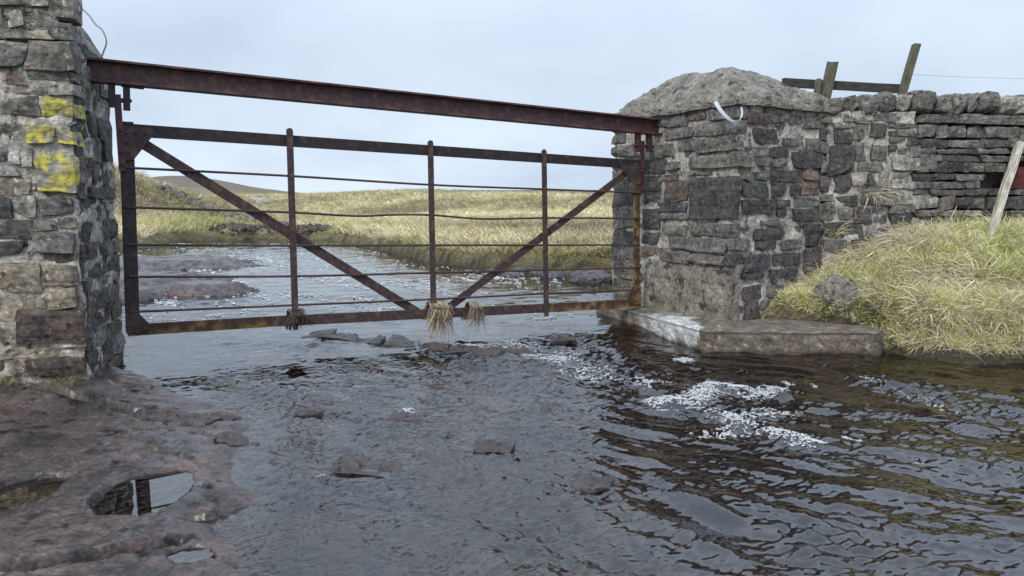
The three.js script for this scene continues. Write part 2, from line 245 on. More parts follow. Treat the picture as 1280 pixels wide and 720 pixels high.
function bedH(x, z) {
  const s = sOf(x, z), w = W0(x, z), f1 = fbm(x * 1.1, z * 1.6, 4, 201), f2 = fbm(x * 5, z * 7, 4, 205);
  const beds = (() => { const q = (z * 2.2 + x * 0.5 + 1.2 * f1); const k = q - Math.floor(q); return sstep(0, 0.12, k) - k; })();
  let hole = 0, d, dry = 0, deep = 0, moss = 0, slab = 0;
  if (s > -0.3 && z > -7.2) {
    const wob = 0.10 * f1 + 0.05 * f2;
    const a = -sdLine(DRY, x, z)[0] + wob, b = sdLine(DEEP, x, z)[0] + wob;
    dry = sstep(-0.25, 0.15, a); deep = sstep(-0.10, 0.45, b);
    d = -0.125 + 0.17 * f1 + 0.025 * f2 + 0.012 * beds;
    d = lerp(d, 0.022 + 0.045 * sstep(0.2, 1.6, a) + 0.042 * f1 + 0.009 * f2 + 0.014 * beds + 0.003 * n2(x * 17, z * 21, 38), dry);
    d = lerp(d, -0.24 + 0.22 * f1 + 0.04 * f2, deep);
    for (const q of STEPS) if (x > q.bb[0] && x < q.bb[1] && z > q.bb[2] && z < q.bb[3]) {
      let [sd, t] = sdLine(q.L, x, z); sd += 0.035 * n2(x * 5, z * 7, 31) + 0.018 * n2(x * 15, z * 19, 32);
      const e = sstep(0, 0.12, t) * sstep(1, 0.88, t), up = sstep(-0.03, 0.012, sd);
      d += e * (0.38 * q.h * up * Math.exp(-Math.max(0, sd) / q.r) - (q.nd ?? q.h) * Math.exp(-(((sd + 0.02) / (q.nw ?? 0.03)) ** 4)) * (0.75 + 0.7 * n2(x * 5, z * 5, 40)));
    }
    for (const q of HOLES) { const ex = (x - q.x) / q.rx, ez = (z - q.z) / q.rz; if (Math.abs(ex) < 1.6 && Math.abs(ez) < 1.8) { const e = Math.sqrt(ex * ex + ez * ez) + 0.22 * n2(x * 6, z * 6, 33) + 0.05 * n2(x * 22, z * 22, 34); const k = sstep(1.14, 0.93, e); hole = Math.max(hole, k); d = lerp(d, Math.min(d, -0.02) - q.dep * (0.35 + 0.5 * Math.max(0, 1 - e)), k); } }
    // rock apron under the pillar on the bare side
    d += 0.07 * gau(x, z, PL.x - 0.35, PL.z + 0.2, 0.6, 0.35);
  } else {
    d = -0.20 + 0.12 * f1 + 0.03 * f2;
    let kk = 0; for (const [cx, cz, rx, rz] of SLABS) kk = Math.max(kk, gau(x, z, cx, cz, rx * 1.15, rz * 1.3)); slab = kk;
    const q = kk + 0.55 * fbm(x * 0.7, z * 1.5, 4, 207) + 0.22 * f2 - 0.32, tr = clamp(q / 0.42, 0, 1) * 6, fl = Math.floor(tr);
    if (q > 0) d = Math.max(d, -0.022 + 0.024 * (fl + sstep(0, 0.12, tr - fl)) + 0.025 * f2 - 0.05 * sstep(0.35, 0.5, Math.abs(n2(x * 1.3, z * 5, 39)) + 0.1 * f2));
  }
  if (z < -4.6 && z > -7.5) { const [sd, t] = sdLine(MOSS, x, z); const e = sstep(0, 0.1, t) * sstep(1, 0.9, t); const r = Math.abs(sd + 0.05 * f2); moss = e * sstep(0.26, 0.08, r + 0.12 * f1); d += e * 0.085 * sstep(0.28, 0.0, r) * (0.55 + 1.5 * n2(x * 3.4, z * 3.4, 35)) + moss * 0.05 * n2(x * 13, z * 16, 36) + moss * 0.03 * n2(x * 31, z * 31, 37); }
  { const c1 = Math.abs(n2(x * 1.9 + 0.25 * f2, z * 3.1 + 0.25 * f1, 45)), c2 = Math.abs(n2(x * 4.3, z * 5.2 + 0.5 * f2, 46)); d -= (0.016 * sstep(0.035, 0, c1) + 0.008 * sstep(0.045, 0, c2)) * (1 - deep) - 0.0018 * n2(x * 38, z * 42, 47) + 0.012 * sstep(0.42, 0.6, n2(x * 13, z * 16, 48)); }
  bedInfo.hole = hole; bedInfo.dry = dry; bedInfo.deep = deep; bedInfo.moss = moss; bedInfo.slab = slab;
  const rd = riverDist(x, z); if (rd > -0.25) d -= 0.0;
  return w + d;
}
const SWELL = line([[800, 516], [850, 506], [890, 492], [960, 492], [1010, 500]], -0.09), SWELL2 = line([[880, 512], [930, 532], [985, 552], [1060, 560]], -0.09), SWELL3 = line([[1060, 470], [1150, 500], [1230, 540]], -0.1);
const TONGUE = line([[750, 590], [790, 630], [850, 665], [930, 700], [1010, 740]], -0.1), TONGUE2 = line([[800, 585], [860, 620], [930, 655], [1020, 690], [1100, 720]], -0.1);
function waterH(x, z) {
  const s = sOf(x, z), w = W0(x, z), l = lOf(x, z);
  const u = x * GN.x + z * GN.z, v = x * GD.x + z * GD.z;       // along and across the flow
  let streak = 0, amp, chop, swell = 0, a2 = 0;
  if (s > -0.3 && z > -7.2) {
    const a = -sdLine(DRY, x, z)[0], b = sdLine(DEEP, x, z)[0];
    const wet = sstep(0.12, -0.25, a), deep = sstep(-0.15, 0.4, b);
    amp = lerp(0.008, 0.008, deep) * wet; chop = wet * lerp(0.0105, 0.0095, deep);
    a2 = wet * deep * 0.016; streak = wet * sstep(0.1, 0.9, s) * lerp(1.15, 1.0, deep);
    for (const [L, h, wd] of [[SWELL, 0.05, 0.12], [SWELL2, 0.035, 0.10], [SWELL3, 0.03, 0.18], [TONGUE, 0.026, 0.07], [TONGUE2, 0.022, 0.06]]) { if (x < -0.2) break; const [sd, t] = sdLine(L, x, z), e = sstep(0, 0.15, t) * sstep(1, 0.85, t), k = Math.exp(-((sd / wd) ** 2)); swell += e * h * k * (0.7 + 1.2 * n2(x * 5, z * 5, 44)); chop += e * 0.010 * Math.exp(-((sd / 0.35) ** 2)); }
    const t2 = gau(x, z, -0.2, -6.0, 1.4, 0.5) + gau(x, z, 1.1, -5.9, 0.7, 0.7); chop += 0.007 * Math.min(1, t2) * wet;
    if (wet < 0.02) return w;
  } else { const near = sstep(-6, 0, s); amp = lerp(0.007, 0.010, near); chop = lerp(0.003, 0.0055, near); a2 = 0.008; const tu = sstep(0.05, 0.35, fbm(x * 0.5, z * 0.9, 3, 57) + 0.08); amp *= 0.5 + 1.8 * tu; chop *= 0.5 + 2.2 * tu; }
  const mo = clamp(0.60 + 2.6 * fbm(u * 0.55, v * 1.7, 3, 58), 0.12, 1.9); amp *= 0.6 + 0.5 * mo; chop *= mo;
  const wx = 0.12 * n2(u * 1.6, v * 1.6, 51), wy = 0.12 * n2(u * 1.6, v * 1.6, 52);
  const U = u + wx, Vv = v + wy;
  const r1 = n2(U * 6.5, Vv * 4.2, 53), r2 = n2(U * 14, Vv * 9, 54), r3 = n2(U * 30, Vv * 21, 55);
  const rr = 1.15 * r1 + 0.35 * r1 * Math.abs(r1);
  const fu = 0.8 * x + 0.6 * z + 0.25 * n2(x * 0.8, z * 0.8, 66), fv = -0.6 * x + 0.8 * z + 0.3 * n2(x * 0.7, z * 0.7, 67);
  const run = streak * (0.030 * n2(fu * 0.9, fv * 3.0, 59) + 0.016 * n2(fu * 2.0, fv * 7.5, 60) + 0.007 * n2(fu * 4.5, fv * 17, 61));
  return w + swell + run + amp * rr + a2 * n2(U * 2.4, Vv * 2.0, 56) * 1.6 + chop * (1.25 * r2 + 0.95 * r3);
}

// ---------------------------------------------------------------- ground sheet
function gridGeo(nx, nz, at, colour) {
  const pos = new Float32Array((nx + 1) * (nz + 1) * 3), uv = new Float32Array((nx + 1) * (nz + 1) * 2), c = colour && new Float32Array((nx + 1) * (nz + 1) * 3), idx = new Uint32Array(nx * nz * 6), o = [0, 0, 0], q = [0, 0, 0];
  for (let j = 0, k = 0; j <= nz; j++) for (let i = 0; i <= nx; i++, k++) { at(i, j, o); pos.set(o, k * 3); uv[k * 2] = o[0]; uv[k * 2 + 1] = o[1] - o[2]; if (c) { colour(o[0], o[1], o[2], q); c.set(q, k * 3); } }
  for (let j = 0, k = 0; j < nz; j++) for (let i = 0; i < nx; i++) { const a = j * (nx + 1) + i, b = a + 1, d = a + nx + 1, e = d + 1; idx.set([a, d, b, b, d, e], k); k += 6; }
  const g = new THREE.BufferGeometry(); g.setAttribute('position', new THREE.BufferAttribute(pos, 3)); g.setAttribute('uv', new THREE.BufferAttribute(uv, 2)); if (c) g.setAttribute('color', new THREE.BufferAttribute(c, 3));
  g.setIndex(new THREE.BufferAttribute(idx, 1)); g.computeVertexNormals(); return g;
}
const tuftTone = (x, z) => 0.5 + 1.1 * fbm(x * 0.35, z * 0.35, 4, 301);   // 0 straw .. 1 green
{
  const N = 400, A = 1.3, B = Math.asinh(1500 / A), gx = i => 2 + A * Math.sinh(B * (i / N * 2 - 1)), gz = j => -6.6 + A * Math.sinh(B * (j / N * 1.62 - 1)); // rows from far to near
  const g = gridGeo(N, N, (i, j, o) => { o[0] = gx(i); o[2] = gz(j); o[1] = landH(o[0], o[2]); }, (x, y, z, q) => {
    const D = Math.hypot(x, z), t = clamp(tuftTone(x, z), 0, 1), m = 0.5 + fbm(x * 0.03 + 4, z * 0.03, 4, 311);
    const straw = [0.56, 0.49, 0.33], green = [0.37, 0.37, 0.17], brown = [0.40, 0.32, 0.21], heath = [0.255, 0.185, 0.18], soil = [0.08, 0.062, 0.042];
    const rd = D < 60 ? riverDist(x, z) : 9, e = sstep(0.25, 0.02, rd);
    for (let k = 0; k < 3; k++) { let c = lerp(straw[k], green[k], t); c = lerp(c, brown[k], sstep(0.55, 0.8, m) * 0.7 * sstep(30, 60, D)); c = lerp(c, heath[k], sstep(200, 420, D) * (0.6 + 0.4 * sstep(0.4, 0.6, m))); q[k] = lerp(c, soil[k], e); }
  });
  mesh('ground', g, M.land); scene.getObjectByName('ground').userData = { kind: 'structure', label: 'rough moorland grass of straw and green rising to the skyline' };
}
// ---------------------------------------------------------------- bedrock and water: finer rows where the bed is near
const Z0 = 1.25, Z1 = 27, NR = 520, NC = 560;
const rowZ = j => -Z1 * Math.pow(Z0 / Z1, j / NR);
{
  const BR = 740, BC = 640, bg = gridGeo(BC, BR, (i, j, o) => { const z = rowZ(j * NR / BR), hw = -z * 0.86 + 0.35; o[2] = z; o[0] = lerp(z * 1.3 - 0.9, hw, i / BC); o[1] = bedH(o[0], z); const rd = riverDist(o[0], z); if (rd > 0.25) o[1] -= 0.5 * sstep(0.25, 0.6, rd); }, (x, y, z, q) => {
    const n = fbm(x * 2.3, z * 2.3, 4, 321), m = fbm(x * 9, z * 9, 3, 325);
    const base = [0.175, 0.150, 0.138], warm = [0.225, 0.168, 0.142], dark = [0.085, 0.078, 0.072], weed = [0.045, 0.048, 0.022], kw = sstep(-0.1, 0.3, n), kd = sstep(0.02, 0.28, fbm(x * 3.1 + 7, z * 3.1, 3, 323) + 0.5 * m);
    for (let k = 0; k < 3; k++) q[k] = lerp(lerp(lerp(base[k], warm[k], kw), dark[k], kd), weed[k], sstep(0.3, 0.6, bedInfo.moss + 0.4 * m));
  });
  bg.attributes.uv.array.forEach((v, i, a) => { a[i] = v / 1.3; });
  const b = mesh('bedrock', bg, M.bedrock); b.userData = { kind: 'structure', label: 'wet brown bedrock of the stream bed with worn ledges and basins' };
  const sheet = (j0, j1, rows, cols, mat, label) => {
    const wg = gridGeo(cols, rows, (i, j, o) => { const z = rowZ(lerp(j0, j1, j / rows)), hw = -z * 0.86 + 0.35; o[2] = z; o[0] = lerp(-hw, hw, i / cols); o[1] = waterH(o[0], z); const rd = riverDist(o[0], z); if (rd > 0.3) o[1] -= 0.4 * sstep(0.3, 0.9, rd); });
    const p = wg.attributes.position, uv = wg.attributes.uv; for (let k = 0; k < p.count; k++) { const x = p.getX(k), z = p.getZ(k); uv.setXY(k, (x * GN.x + z * GN.z) / 1.1, (x * GD.x + z * GD.z) / 1.1); }
    mesh('stream_water', wg, mat).userData = { kind: 'structure', label };
  };
  const jm = NR * Math.log(7.4 / Z1) / Math.log(Z0 / Z1);
  sheet(0, jm, 230, 520, M.waterFar, 'bright stream water running down to the gate between grassy banks');
  sheet(jm, NR, 620, 700, M.water, 'shallow peat-brown stream water rippling over bedrock below the gate');
}

M.still = phy({ color: col(1, 1, 1), transmission: 1, thickness: 0.3, ior: 1.75, roughness: 0.0, attenuationColor: col(0.60, 0.34, 0.07), attenuationDistance: 0.12 });
HOLES.slice(0, 3).forEach((q, i) => { // standing water in the basins
  const g = new THREE.CircleGeometry(1, 40); g.rotateX(-Math.PI / 2); g.scale(q.rx * 1.25, 1, q.rz * 1.3); const m = mesh('rock_pool', g, M.still); m.position.set(q.x, W0(q.x, q.z) + 0.016, q.z); m.userData = { kind: 'structure', label: ['still peat-brown pool mirroring the sky in a worn basin', 'shallow amber pool in the bare rock', 'narrow dark pool in a rock crevice'][i] };
});
// ---------------------------------------------------------------- masonry
let seedN = 1;
function stoneGeo(w, h, d, seed, round = 0.3, rough = 0.012, warp = 0.09, seg = 0.045) {
  const n = a => clamp(Math.round(a / seg), 2, 9), g = new THREE.BoxGeometry(w, h, d, n(w), n(h), Math.min(4, n(d)));
  const p = g.attributes.position, uv = g.attributes.uv, nn = g.attributes.normal, hx = w / 2, hy = h / 2, hz = d / 2, r = round * Math.min(hx, hy, hz), R = rng(seed * 7919 + 3), c = [];
  for (let i = 0; i < 8; i++) c.push([(R() - 0.5) * 2 * warp * w * 0.7, (R() - 0.5) * 2 * warp * h, (R() - 0.5) * warp * d]);
  const ou = R() * 9, ov = R() * 9, so = R() * 99;
  for (let i = 0; i < p.count; i++) {
    let x = p.getX(i), y = p.getY(i), z = p.getZ(i);
    const ax = Math.abs(nn.getX(i)), ay = Math.abs(nn.getY(i));
    if (ax > 0.5) uv.setXY(i, (z + ou) / 0.55, (y + ov) / 0.55); else if (ay > 0.5) uv.setXY(i, (x + ou) / 0.55, (z + ov) / 0.55); else uv.setXY(i, (x + ou) / 0.55, (y + ov) / 0.55);
    const tx = x / w + 0.5, ty = y / h + 0.5, tz = z / d + 0.5;
    const qx = clamp(x, -(hx - r), hx - r), qy = clamp(y, -(hy - r), hy - r), qz = clamp(z, -(hz - r), hz - r), L = Math.hypot(x - qx, y - qy, z - qz) || 1;
    const ux = (x - qx) / L, uy = (y - qy) / L, uz = (z - qz) / L;
    const nz = rough * (v3(x * 9 + so, y * 12, z * 9, seed) + 0.6 * v3(x * 26 + so, y * 34, z * 26, seed + 1));
    x = qx + ux * (r + nz); y = qy + uy * (r + nz); z = qz + uz * (r + nz);
    for (let k = 0; k < 8; k++) { const f = (k & 1 ? tx : 1 - tx) * (k & 2 ? ty : 1 - ty) * (k & 4 ? tz : 1 - tz); x += f * c[k][0]; y += f * c[k][1]; z += f * c[k][2]; }
    p.setXYZ(i, x, y, z);
  }
  return toCreasedNormals(g, 0.75);
}
function addStone(parent, cx, cy, cz, w, h, d, tone, o = {}) {
  const m = mesh('stone', stoneGeo(w, h, d, seedN++, o.round, o.rough, o.warp, o.seg), M.s[tone], parent); m.position.set(cx, cy, cz); if (o.rot) m.rotation.set(...o.rot); return m;
}
function lumpBox(w, h, d, amp, seed, seg = 0.05, freq = 6) { // mortar bodies
  const g = new THREE.BoxGeometry(w, h, d, Math.max(2, Math.round(w / seg)), Math.max(2, Math.round(h / seg)), Math.max(2, Math.round(d / seg))), p = g.attributes.position, uv = g.attributes.uv, nn = g.attributes.normal;
  for (let i = 0; i < p.count; i++) {
    const x = p.getX(i), y = p.getY(i), z = p.getZ(i), ax = Math.abs(nn.getX(i)), ay = Math.abs(nn.getY(i));
    if (ax > 0.5) uv.setXY(i, z / 0.7, y / 0.7); else if (ay > 0.5) uv.setXY(i, x / 0.7, z / 0.7); else uv.setXY(i, x / 0.7, y / 0.7);
    const f = q => amp * (v3(x * freq + q, y * freq, z * freq, seed + q) + 0.5 * v3(x * freq * 3 + q, y * freq * 3, z * freq * 3, seed + q + 5));
    p.setXYZ(i, x + f(1), y + f(2) * 0.5, z + f(3));
  }
  return toCreasedNormals(g, 0.9);
}
// a frame of reference for a pillar: origin at the near corner, X along the front face, Z out of it
function frame(o, angX) { const X = V(Math.cos(angX), 0, -Math.sin(angX)), Z = V(Math.sin(angX), 0, Math.cos(angX)); return { o, X, Z, loc: p => { const q = p.clone().sub(o); return [q.dot(X), q.y, q.dot(Z)]; } }; }
function traced(fr, side, x0, y0, x1, y1) { // rectangle in the photograph -> extent on a face: side 0 = front (z = 0), 1 = side (x = 0)
  const n = side ? fr.X : fr.Z, cx = (x0 + x1) / 2, cy = (y0 + y1) / 2, f = (a, b) => fr.loc(onPlane(a, b, fr.o, n)), k = side ? 2 : 0;
  const a = f(x0, cy)[k], b = f(x1, cy)[k], lo = f(cx, y1)[1], hi = f(cx, y0)[1];
  return [Math.min(a, b), Math.max(a, b), lo, hi];
}
const SR = rng(42);
function placeFace(group, fr, side, list, sign, depth = 0.14, base = 0.010, fit = 1.0) {
  for (const [x0, y0, x1, y1, tone, out] of list) {
    const [a, b, lo, hi] = traced(fr, side, x0, y0, x1, y1), pr = (out ?? base) + SR() * 0.014, w = (b - a) * fit, h = (hi - lo) * fit;
    const o = { rough: 0.012, warp: 0.13, round: 0.24 };
    if (side) addStone(group, sign * (pr - depth / 2), (lo + hi) / 2, (a + b) / 2, depth, h, w, tone, o);
    else addStone(group, (a + b) / 2, (lo + hi) / 2, pr - depth / 2, w, h, depth, tone, o);
  }
}
// ---- pillar beyond the gate
{
  const ang = Math.atan2(-GD.z, GD.x), fr = frame(V(PR.x, 0, PR.z), ang), FW = 1.17, FD = 1.73, base = -0.15, top = 2.0;
  const p = thing('stone_pillar', 'squat mortared stone gate pillar with domed cement cap on a concrete plinth', 'pillar', fr.o); p.rotation.y = ang;
  const core = mesh('mortar_core', lumpBox(FW - 0.02, top - base + 0.1, FD - 0.02, 0.019, 3, 0.03, 8), M.mortar, p); core.position.set(FW / 2, (top + base) / 2 + 0.05, -FD / 2);
  const side = [[766, 152, 800, 165, 'g'], [766, 167, 782, 180, 'g'], [766, 181, 793, 197, 'g'], [767, 199, 800, 212, 'd'], [767, 213, 800, 224, 'g'], [767, 226, 786, 240, 'd'], [788, 227, 800, 241, 'g'], [767, 242, 790, 258, 'd'], [767, 260, 792, 285, 'g'], [767, 287, 781, 302, 'g'], [783, 288, 798, 305, 'd'], [767, 304, 800, 325, 'g'], [767, 327, 800, 349, 'm'], [767, 351, 800, 380, 'm'],
    [818, 137, 857, 158, 'g'], [859, 131, 882, 149, 'm'], [832, 160, 868, 172, 'g'], [815, 180, 842, 197, 'g'], [848, 173, 881, 188, 'g'], [806, 200, 831, 216, 'd'], [834, 203, 850, 211, 'g'], [806, 219, 822, 226, 'd'], [824, 218, 846, 225, 'm'], [804, 229, 825, 238, 'd'], [832, 228, 858, 252, 'b'], [805, 240, 825, 256, 'd'], [827, 254, 857, 264, 'd'], [804, 259, 824, 284, 'd'], [826, 266, 862, 275, 'g'], [829, 283, 857, 293, 'g'], [804, 290, 822, 305, 'd'],
    [839, 298, 909, 314, 'g', 0.03], [826, 313, 860, 328, 'g'], [863, 317, 906, 330, 'm', 0.03], [850, 336, 900, 348, 'd', 0.005], [802, 308, 822, 322, 'r', 0.0], [862, 214, 890, 219, 'g']];
  placeFace(p, fr, 1, side, -1, 0.14, 0.010, 1.07);
  // corner stones seen on both faces: photograph extent on the side face, end on the front face
  for (const [x0, y0, x1, xf, y1, tone] of [[884, 131, 914, 924, 150, 'g'], [869, 153, 914, 930, 170, 'g'], [872, 172, 914, 930, 190, 'g'], [863, 193, 914, 941, 211, 'm'], [864, 221, 914, 922, 275, 'd'], [864, 278, 914, 924, 295, 'g'], [912, 297, 915, 936, 313, 'g'], [908, 316, 915, 928, 331, 'd'], [902, 337, 915, 923, 349, 'd']]) {
    const [a, , lo, hi] = traced(fr, 1, x0, y0, x1, y1), b = traced(fr, 0, 915, y0, xf, y1)[1];
    const z0 = a, z1 = 0.022, X0 = -0.022 - SR() * 0.012, X1 = Math.max(0.05, b);
    addStone(p, (X0 + X1) / 2, (lo + hi) / 2, (z0 + z1) / 2, X1 - X0, hi - lo, z1 - z0, tone, { rough: 0.012, warp: 0.05, round: 0.22 });
  }
  const front = [[928, 142, 962, 153, 'b'], [964, 141, 985, 153, 'm'], [986, 142, 1001, 154, 'd'], [1006, 145, 1024, 160, 'g'], [943, 161, 969, 181, 'd'], [980, 174, 999, 183, 'g'], [1007, 173, 1023, 188, 'g'], [942, 183, 960, 196, 'g'], [961, 184, 982, 197, 'd'], [990, 189, 1024, 208, 'd', 0.03], [946, 200, 958, 208, 'g'], [964, 200, 981, 208, 'g'], [967, 212, 1000, 226, 'd'], [1004, 212, 1023, 224, 'r'], [928, 228, 960, 246, 'd'], [964, 229, 981, 246, 'd'], [989, 231, 998, 244, 'd'], [1003, 229, 1023, 244, 'r'], [928, 250, 965, 266, 'd'], [970, 250, 986, 259, 'd'], [992, 246, 1022, 259, 'g'], [971, 262, 983, 270, 'd'], [992, 262, 1022, 275, 'd'], [952, 276, 978, 282, 'g'], [942, 284, 980, 299, 'd'], [1004, 280, 1025, 293, 'd'], [945, 301, 968, 312, 'd'], [975, 300, 1000, 311, 'g'], [1008, 294, 1024, 308, 'd'],
    [930, 318, 960, 336, 'd'], [967, 318, 998, 331, 'd'], [1006, 310, 1023, 342, 'u', 0.03], [926, 338, 953, 348, 'u'], [961, 337, 992, 348, 'd'], [928, 357, 952, 374, 'u'], [960, 357, 984, 370, 'g'], [990, 348, 1022, 365, 'b'], [932, 376, 948, 398, 'u'], [952, 373, 985, 384, 'g'], [990, 370, 1020, 384, 'd'], [927, 215, 940, 226, 'g'], [945, 214, 960, 225, 'g']];
  placeFace(p, fr, 0, front, 1, 0.14, 0.010, 1.07);
  // brown render on the foot of the side face
  const [ra, rb, rlo, rhi] = traced(fr, 1, 806, 334, 914, 404), pl = mesh('render_coat', (() => { const H = rhi - rlo + 0.16, D = rb - ra + 0.05, g = lumpBox(0.09, H, D, 0.008, 9, 0.025, 8), q = g.attributes.position; for (let i = 0; i < q.count; i++) { const y = q.getY(i), z = q.getZ(i), e = Math.min((H / 2 - y), z + D / 2 + 0.05) + 0.14 * fbm(y * 6, z * 6, 4, 88); q.setX(i, q.getX(i) + 0.05 * sstep(0.14, 0.0, e)); } return toCreasedNormals(g, 0.9); })(), M.plaster, p); pl.position.set(0.006, (rlo + rhi) / 2 - 0.02, (ra + rb) / 2 + 0.02);
  // cap
  const cw = FW + 0.09, cd = FD + 0.09, cap = new THREE.BoxGeometry(cw, 0.2, cd, 40, 7, 56), cp = cap.attributes.position, cu = cap.attributes.uv, cn = cap.attributes.normal;
  for (let i = 0; i < cp.count; i++) {
    let x = cp.getX(i), y = cp.getY(i) + 0.1, z = cp.getZ(i); const u = Math.abs(x + 0.16) / (cw / 2 + (x > -0.16 ? 0.16 : -0.16)), v = Math.abs(z) / (cd / 2), t = y / 0.2;
    if (Math.abs(cn.getY(i)) > 0.5) cu.setXY(i, x / 0.7, z / 0.7); else cu.setXY(i, (x + z) / 0.7, y / 0.7);
    const hip = clamp(Math.min((1 - u) * 1.12, (1 - v) * 1.45), 0, 0.93), e = Math.max(u, v), rnd = 1 - 0.05 * t * t * sstep(0.8, 1, e);
    y = t * (0.09 + 0.05 * x / cw + 0.05 * fbm(x * 2, z * 2, 2, 8) + 0.37 * Math.pow(hip, 0.9)); x *= rnd; z *= rnd;
    const a = 0.014 * (0.4 + t), f = q => a * (v3(x * 6, y * 7, z * 6, 61 + q) + 0.6 * v3(x * 15, y * 15, z * 15, 64 + q) + 0.45 * v3(x * 34, y * 34, z * 34, 67 + q)); cp.setXYZ(i, x + f(0), y + f(1), z + f(2));
  }
  const cm = mesh('cement_cap', toCreasedNormals(cap, 0.8), M.cement, p); cm.position.set(FW / 2, top - 0.005, -FD / 2);
}
// ---- pillar that carries the near end of the gate
let FRL;
{
  const ang = THREE.MathUtils.degToRad(14), fr = frame(V(PL.x, 0, PL.z), ang), FW = 1.15, FD = 0.90, base = -0.2, top = 2.36; FRL = fr;
  const p = thing('stone_pillar', 'tall rough stone gate pillar with yellow lichen patches beside bare rock', 'pillar', fr.o); p.rotation.y = ang;
  const core = mesh('mortar_core', lumpBox(FW + 0.004, 2.1 - base, FD + 0.004, 0.017, 5, 0.03, 8), M.mortar, p); core.position.set(-FW / 2, (2.1 + base) / 2, -FD / 2);
  const core2 = mesh('mortar_core', lumpBox(FW - 0.14, 0.3, FD - 0.02, 0.014, 6, 0.04, 9), M.hollow, p); core2.position.set(-FW / 2 - 0.02, 2.12, -FD / 2 - 0.03);
  const front = [[-70, -18, 30, 6, 'g'], [32, -14, 60, 10, 'p'], [62, -16, 92, 22, 'p'], [-60, 10, 8, 44, 'm'], [10, 9, 29, 32, 'p'], [30, 12, 64, 40, 'm'], [66, 26, 91, 48, 'g'], [8, 38, 64, 49, 'p'], [-66, 50, 32, 84, 'g', 0.03], [33, 51, 92, 86, 'm', 0.03], [-60, 88, 7, 108, 'g'], [8, 92, 36, 106, 'r'], [38, 89, 93, 103, 'g'], [14, 107, 60, 119, 'm'], [62, 105, 95, 119, 'p'], [-50, 112, 12, 145, 'p'], [13, 121, 50, 145, 'm'], [52, 121, 94, 149, 'y'], [-60, 147, 34, 157, 'w'], [36, 151, 93, 158, 'p'], [-60, 159, 30, 178, 'm'], [31, 159, 70, 179, 'y', 0.03], [71, 161, 94, 182, 'y', 0.03], [-50, 180, 9, 205, 'g'], [10, 180, 26, 203, 'w'], [27, 182, 42, 209, 'w'], [46, 190, 94, 238, 'y', 0.03], [-60, 206, 22, 219, 'w'], [-60, 221, 34, 242, 't'], [36, 213, 46, 240, 'p'],
    [-60, 244, 16, 270, 'd'], [18, 244, 46, 270, 'p'], [48, 247, 94, 268, 'g', 0.03], [-60, 272, 38, 299, 'd'], [40, 274, 70, 288, 'g'], [72, 271, 97, 284, 'm'], [-60, 302, 33, 321, 'd'], [34, 294, 42, 314, 'w'], [43, 287, 97, 316, 'g', 0.03], [36, 313, 54, 326, 'w'], [56, 317, 97, 328, 'm'], [-60, 323, 34, 329, 'w'], [-60, 330, 50, 368, 't'], [51, 330, 98, 358, 't'], [63, 360, 98, 385, 't', 0.03], [-60, 370, 61, 402, 't'], [23, 388, 104, 432, 'b', 0.035], [-60, 405, 21, 434, 't'], [8, 434, 104, 446, 't'], [38, 447, 108, 466, 'b', 0.03], [-60, 437, 7, 470, 'b'], [10, 448, 36, 466, 't']];
  placeFace(p, fr, 0, front, 1, 0.2, 0.006, 1.02);
  { const R = rng(79); let y = -0.1; while (y < 2.5) { const h = 0.08 + R() * 0.11; let x = -FW - 0.01; while (x < -0.80) { const w = Math.min(0.16 + R() * 0.26, -0.74 - x); addStone(p, x + w / 2, y + h / 2, -0.08 + R() * 0.015, w, h, 0.2, 'gmpdtg'[Math.floor(R() * 6)], { rough: 0.012, warp: 0.1, round: 0.24 }); x += w; } let z = -FD; while (z < -0.15) { const w = Math.min(0.16 + R() * 0.28, -0.08 - z); addStone(p, -FW + 0.06 - R() * 0.015, y + h / 2, z + w / 2, 0.14, h, w, 'gmdgu'[Math.floor(R() * 5)], { rough: 0.012, warp: 0.1, round: 0.24 }); z += w; } y += h; } }
  // gate-side face: courses in dark tones that paint in its shade, each run of its own length
  const R = rng(77); let y = -0.12; while (y < 2.06) { const h = 0.07 + R() * 0.10; let z = -FD + 0.005; while (z < -0.10) { const w = Math.min(0.16 + R() * 0.28, -0.02 - z); addStone(p, -0.065 + R() * 0.024, y + h / 2, z + w / 2, 0.14, h - 0.006, w - 0.006, y < 0.5 && R() < 0.6 ? 'b' : 'dgdu'[Math.floor(R() * 4)], { rough: 0.016, warp: 0.10, round: 0.2 }); z += w; } y += h; }
  const lean = lumpBox(0.34, 0.42, FD + 0.05, 0.022, 15, 0.045, 7), lp = lean.attributes.position; for (let i = 0; i < lp.count; i++) lp.setX(i, lp.getX(i) - (lp.getY(i) + 0.21) * 0.62);
  const cm = mesh('cement_cap', toCreasedNormals(lean, 0.9), M.cement, p); cm.position.set(-0.165, 2.15 + 0.21, -FD / 2 - 0.03);
  const fill = mesh('mortar_core', lumpBox(FW - 0.42, 0.5, FD - 0.04, 0.016, 17, 0.05, 8), M.mortar, p); fill.position.set(-0.41 - (FW - 0.42) / 2, 2.5, -FD / 2);
}
